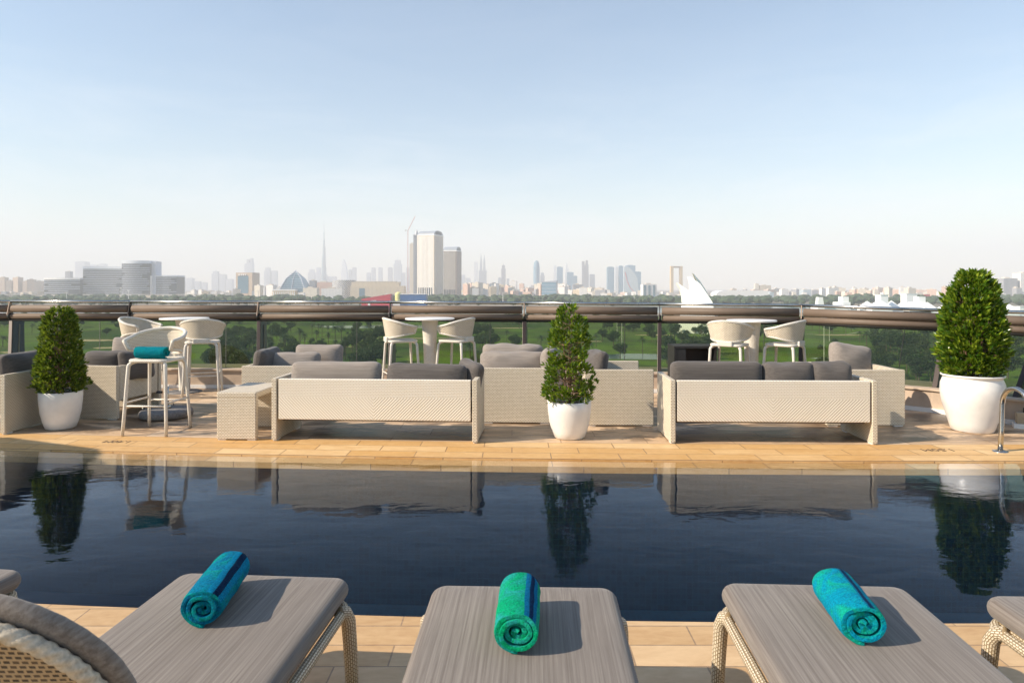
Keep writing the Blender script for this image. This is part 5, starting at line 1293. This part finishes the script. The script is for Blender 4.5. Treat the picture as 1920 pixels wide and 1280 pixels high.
bl('office_block', 'low office with blue glass front between the arena and the corner', 1506, 1521, 543, 2800, 'glass_pale', 'building', 40, 0, None)
bl('office_block', 'low office with grey roof just left of the balustrade corner', 1523, 1540, 543.5, 2850, 'grey', 'building', 40, 0, None)
bl('hotel_tower', 'pale grey hotel slab right of the tallest shrub', 1882, 1908, 522, 2300, 'grey', 'tower', 40, 0, None)
bl('hotel_tower', 'white tower cut by right frame edge', 1914, 1945, 512, 2300, 'white', 'tower', 40, 0, None)
bl('hotel_tower', 'short dark annexe right of the pale grey hotel slab', 1906, 1916, 540, 2280, 'grey', 'building', 30, 0, None)
MAR = [(1528,1545,557,'tapered'),(1524,1585,572,'low'),(1566,1590,556,'step'),(1612,1640,564,'tent'),(1630,1668,561,'tent'),(1646,1660,552,'tower'),(1660,1706,563,'tent'),(1694,1714,550,'tower'),(1700,1752,566,'tent'),(1708,1733,556,'step'),(1760,1778,570,'tent'),(1640,1690,579,'low'),(1700,1740,582,'low'),(1880,1905,570,'tent'),(1905,1925,574,'low')]
for i, (a, b, y, k) in enumerate(MAR):
    Y = 760 + 12*(i % 4); x0, x1 = XX(a,Y), XX(b,Y); w = x1-x0; H = ZZ(y,Y)-GZ
    t = thing('marina_pavilion', f"bright white {dict(tapered='tapered tower', low='flat-roofed hall', step='stepped pavilion', tent='peaked tent roof', tower='square tower')[k]} in the marina, {ORD[i]} from left", 'pavilion', ((x0+x1)/2, Y, GZ), 0, 'white marina pavilions')
    if k in ('tent',):
        m = MB(); m.box(-w/2, w/2, -6, 6, 0, H*.6); m.build('wall', 'sail', t); nn = max(1, int(w/14)); m = MB()
        for j in range(nn):
            c = -w/2+(j+.5)*w/nn; r_ = w/nn/2; m.add([(c-r_,-7,H*.6),(c+r_,-7,H*.6),(c+r_,7,H*.6),(c-r_,7,H*.6),(c,0,H)], [(0,1,4),(1,2,4),(2,3,4),(3,0,4)])
        m.build('roof', 'sail', t)
    elif k == 'tapered':
        m = MB(); m.add([(-w/2,-5,0),(w/2,-5,0),(w/2,5,0),(-w/2,5,0),(-w*.25,-3,H),(w*.25,-3,H),(w*.25,3,H),(-w*.25,3,H)], [(4,5,6,7),(0,1,5,4),(1,2,6,5),(2,3,7,6),(3,0,4,7)]); m.build('wall', 'sail', t)
    elif k == 'step':
        MB().box(-w/2, w/2, -6, 6, 0, H*.75).build('wall', 'sail', t); MB().box(-w*.1, w*.4, -5, 5, H*.75, H).build('roof', 'sail', t)
    else:
        MB().box(-w/2, w/2, -6, 6, 0, H-.6).build('wall', 'sail', t); MB().box(-w/2-.5, w/2+.5, -6.5, 6.5, H-.6, H).build('roof', 'roof_white', t)
bl('red_block', 'small red fronted block behind the marina, left one', 1619, 1624, 551, 1950, 'pink', 'building', 20)
t = thing('red_block', 'red fronted block behind the marina, right one', 'building', (XX(1736,1950), 1950, GZ)); MB().box(-7, 7, -8, 8, 0, ZZ(552,1950)-GZ).build('wall', 'red', t); MB().box(-7.3, 7.3, -8.3, 8.3, ZZ(552,1950)-GZ, ZZ(552,1950)-GZ+1).build('roof', 'conc', t)

# ------------------------------------------------------------------ haze
hz = MB().box(-12600, 12600, -450, 13200, GZ-1, 800).build('haze', None)
hm = bpy.data.materials.new('haze_air'); hm.use_nodes = True; ht = hm.node_tree; ht.nodes.remove(ht.nodes['Principled BSDF'])
pv = ht.nodes.new('ShaderNodeVolumePrincipled'); pv.inputs['Color'].default_value = (.945,.955,1,1); pv.inputs['Density'].default_value = 1.65e-4; pv.inputs['Anisotropy'].default_value = 0.0
ht.links.new(pv.outputs[0], ht.nodes['Material Output'].inputs['Volume']); hz.data.materials.append(hm); tag(hz, kind='stuff')
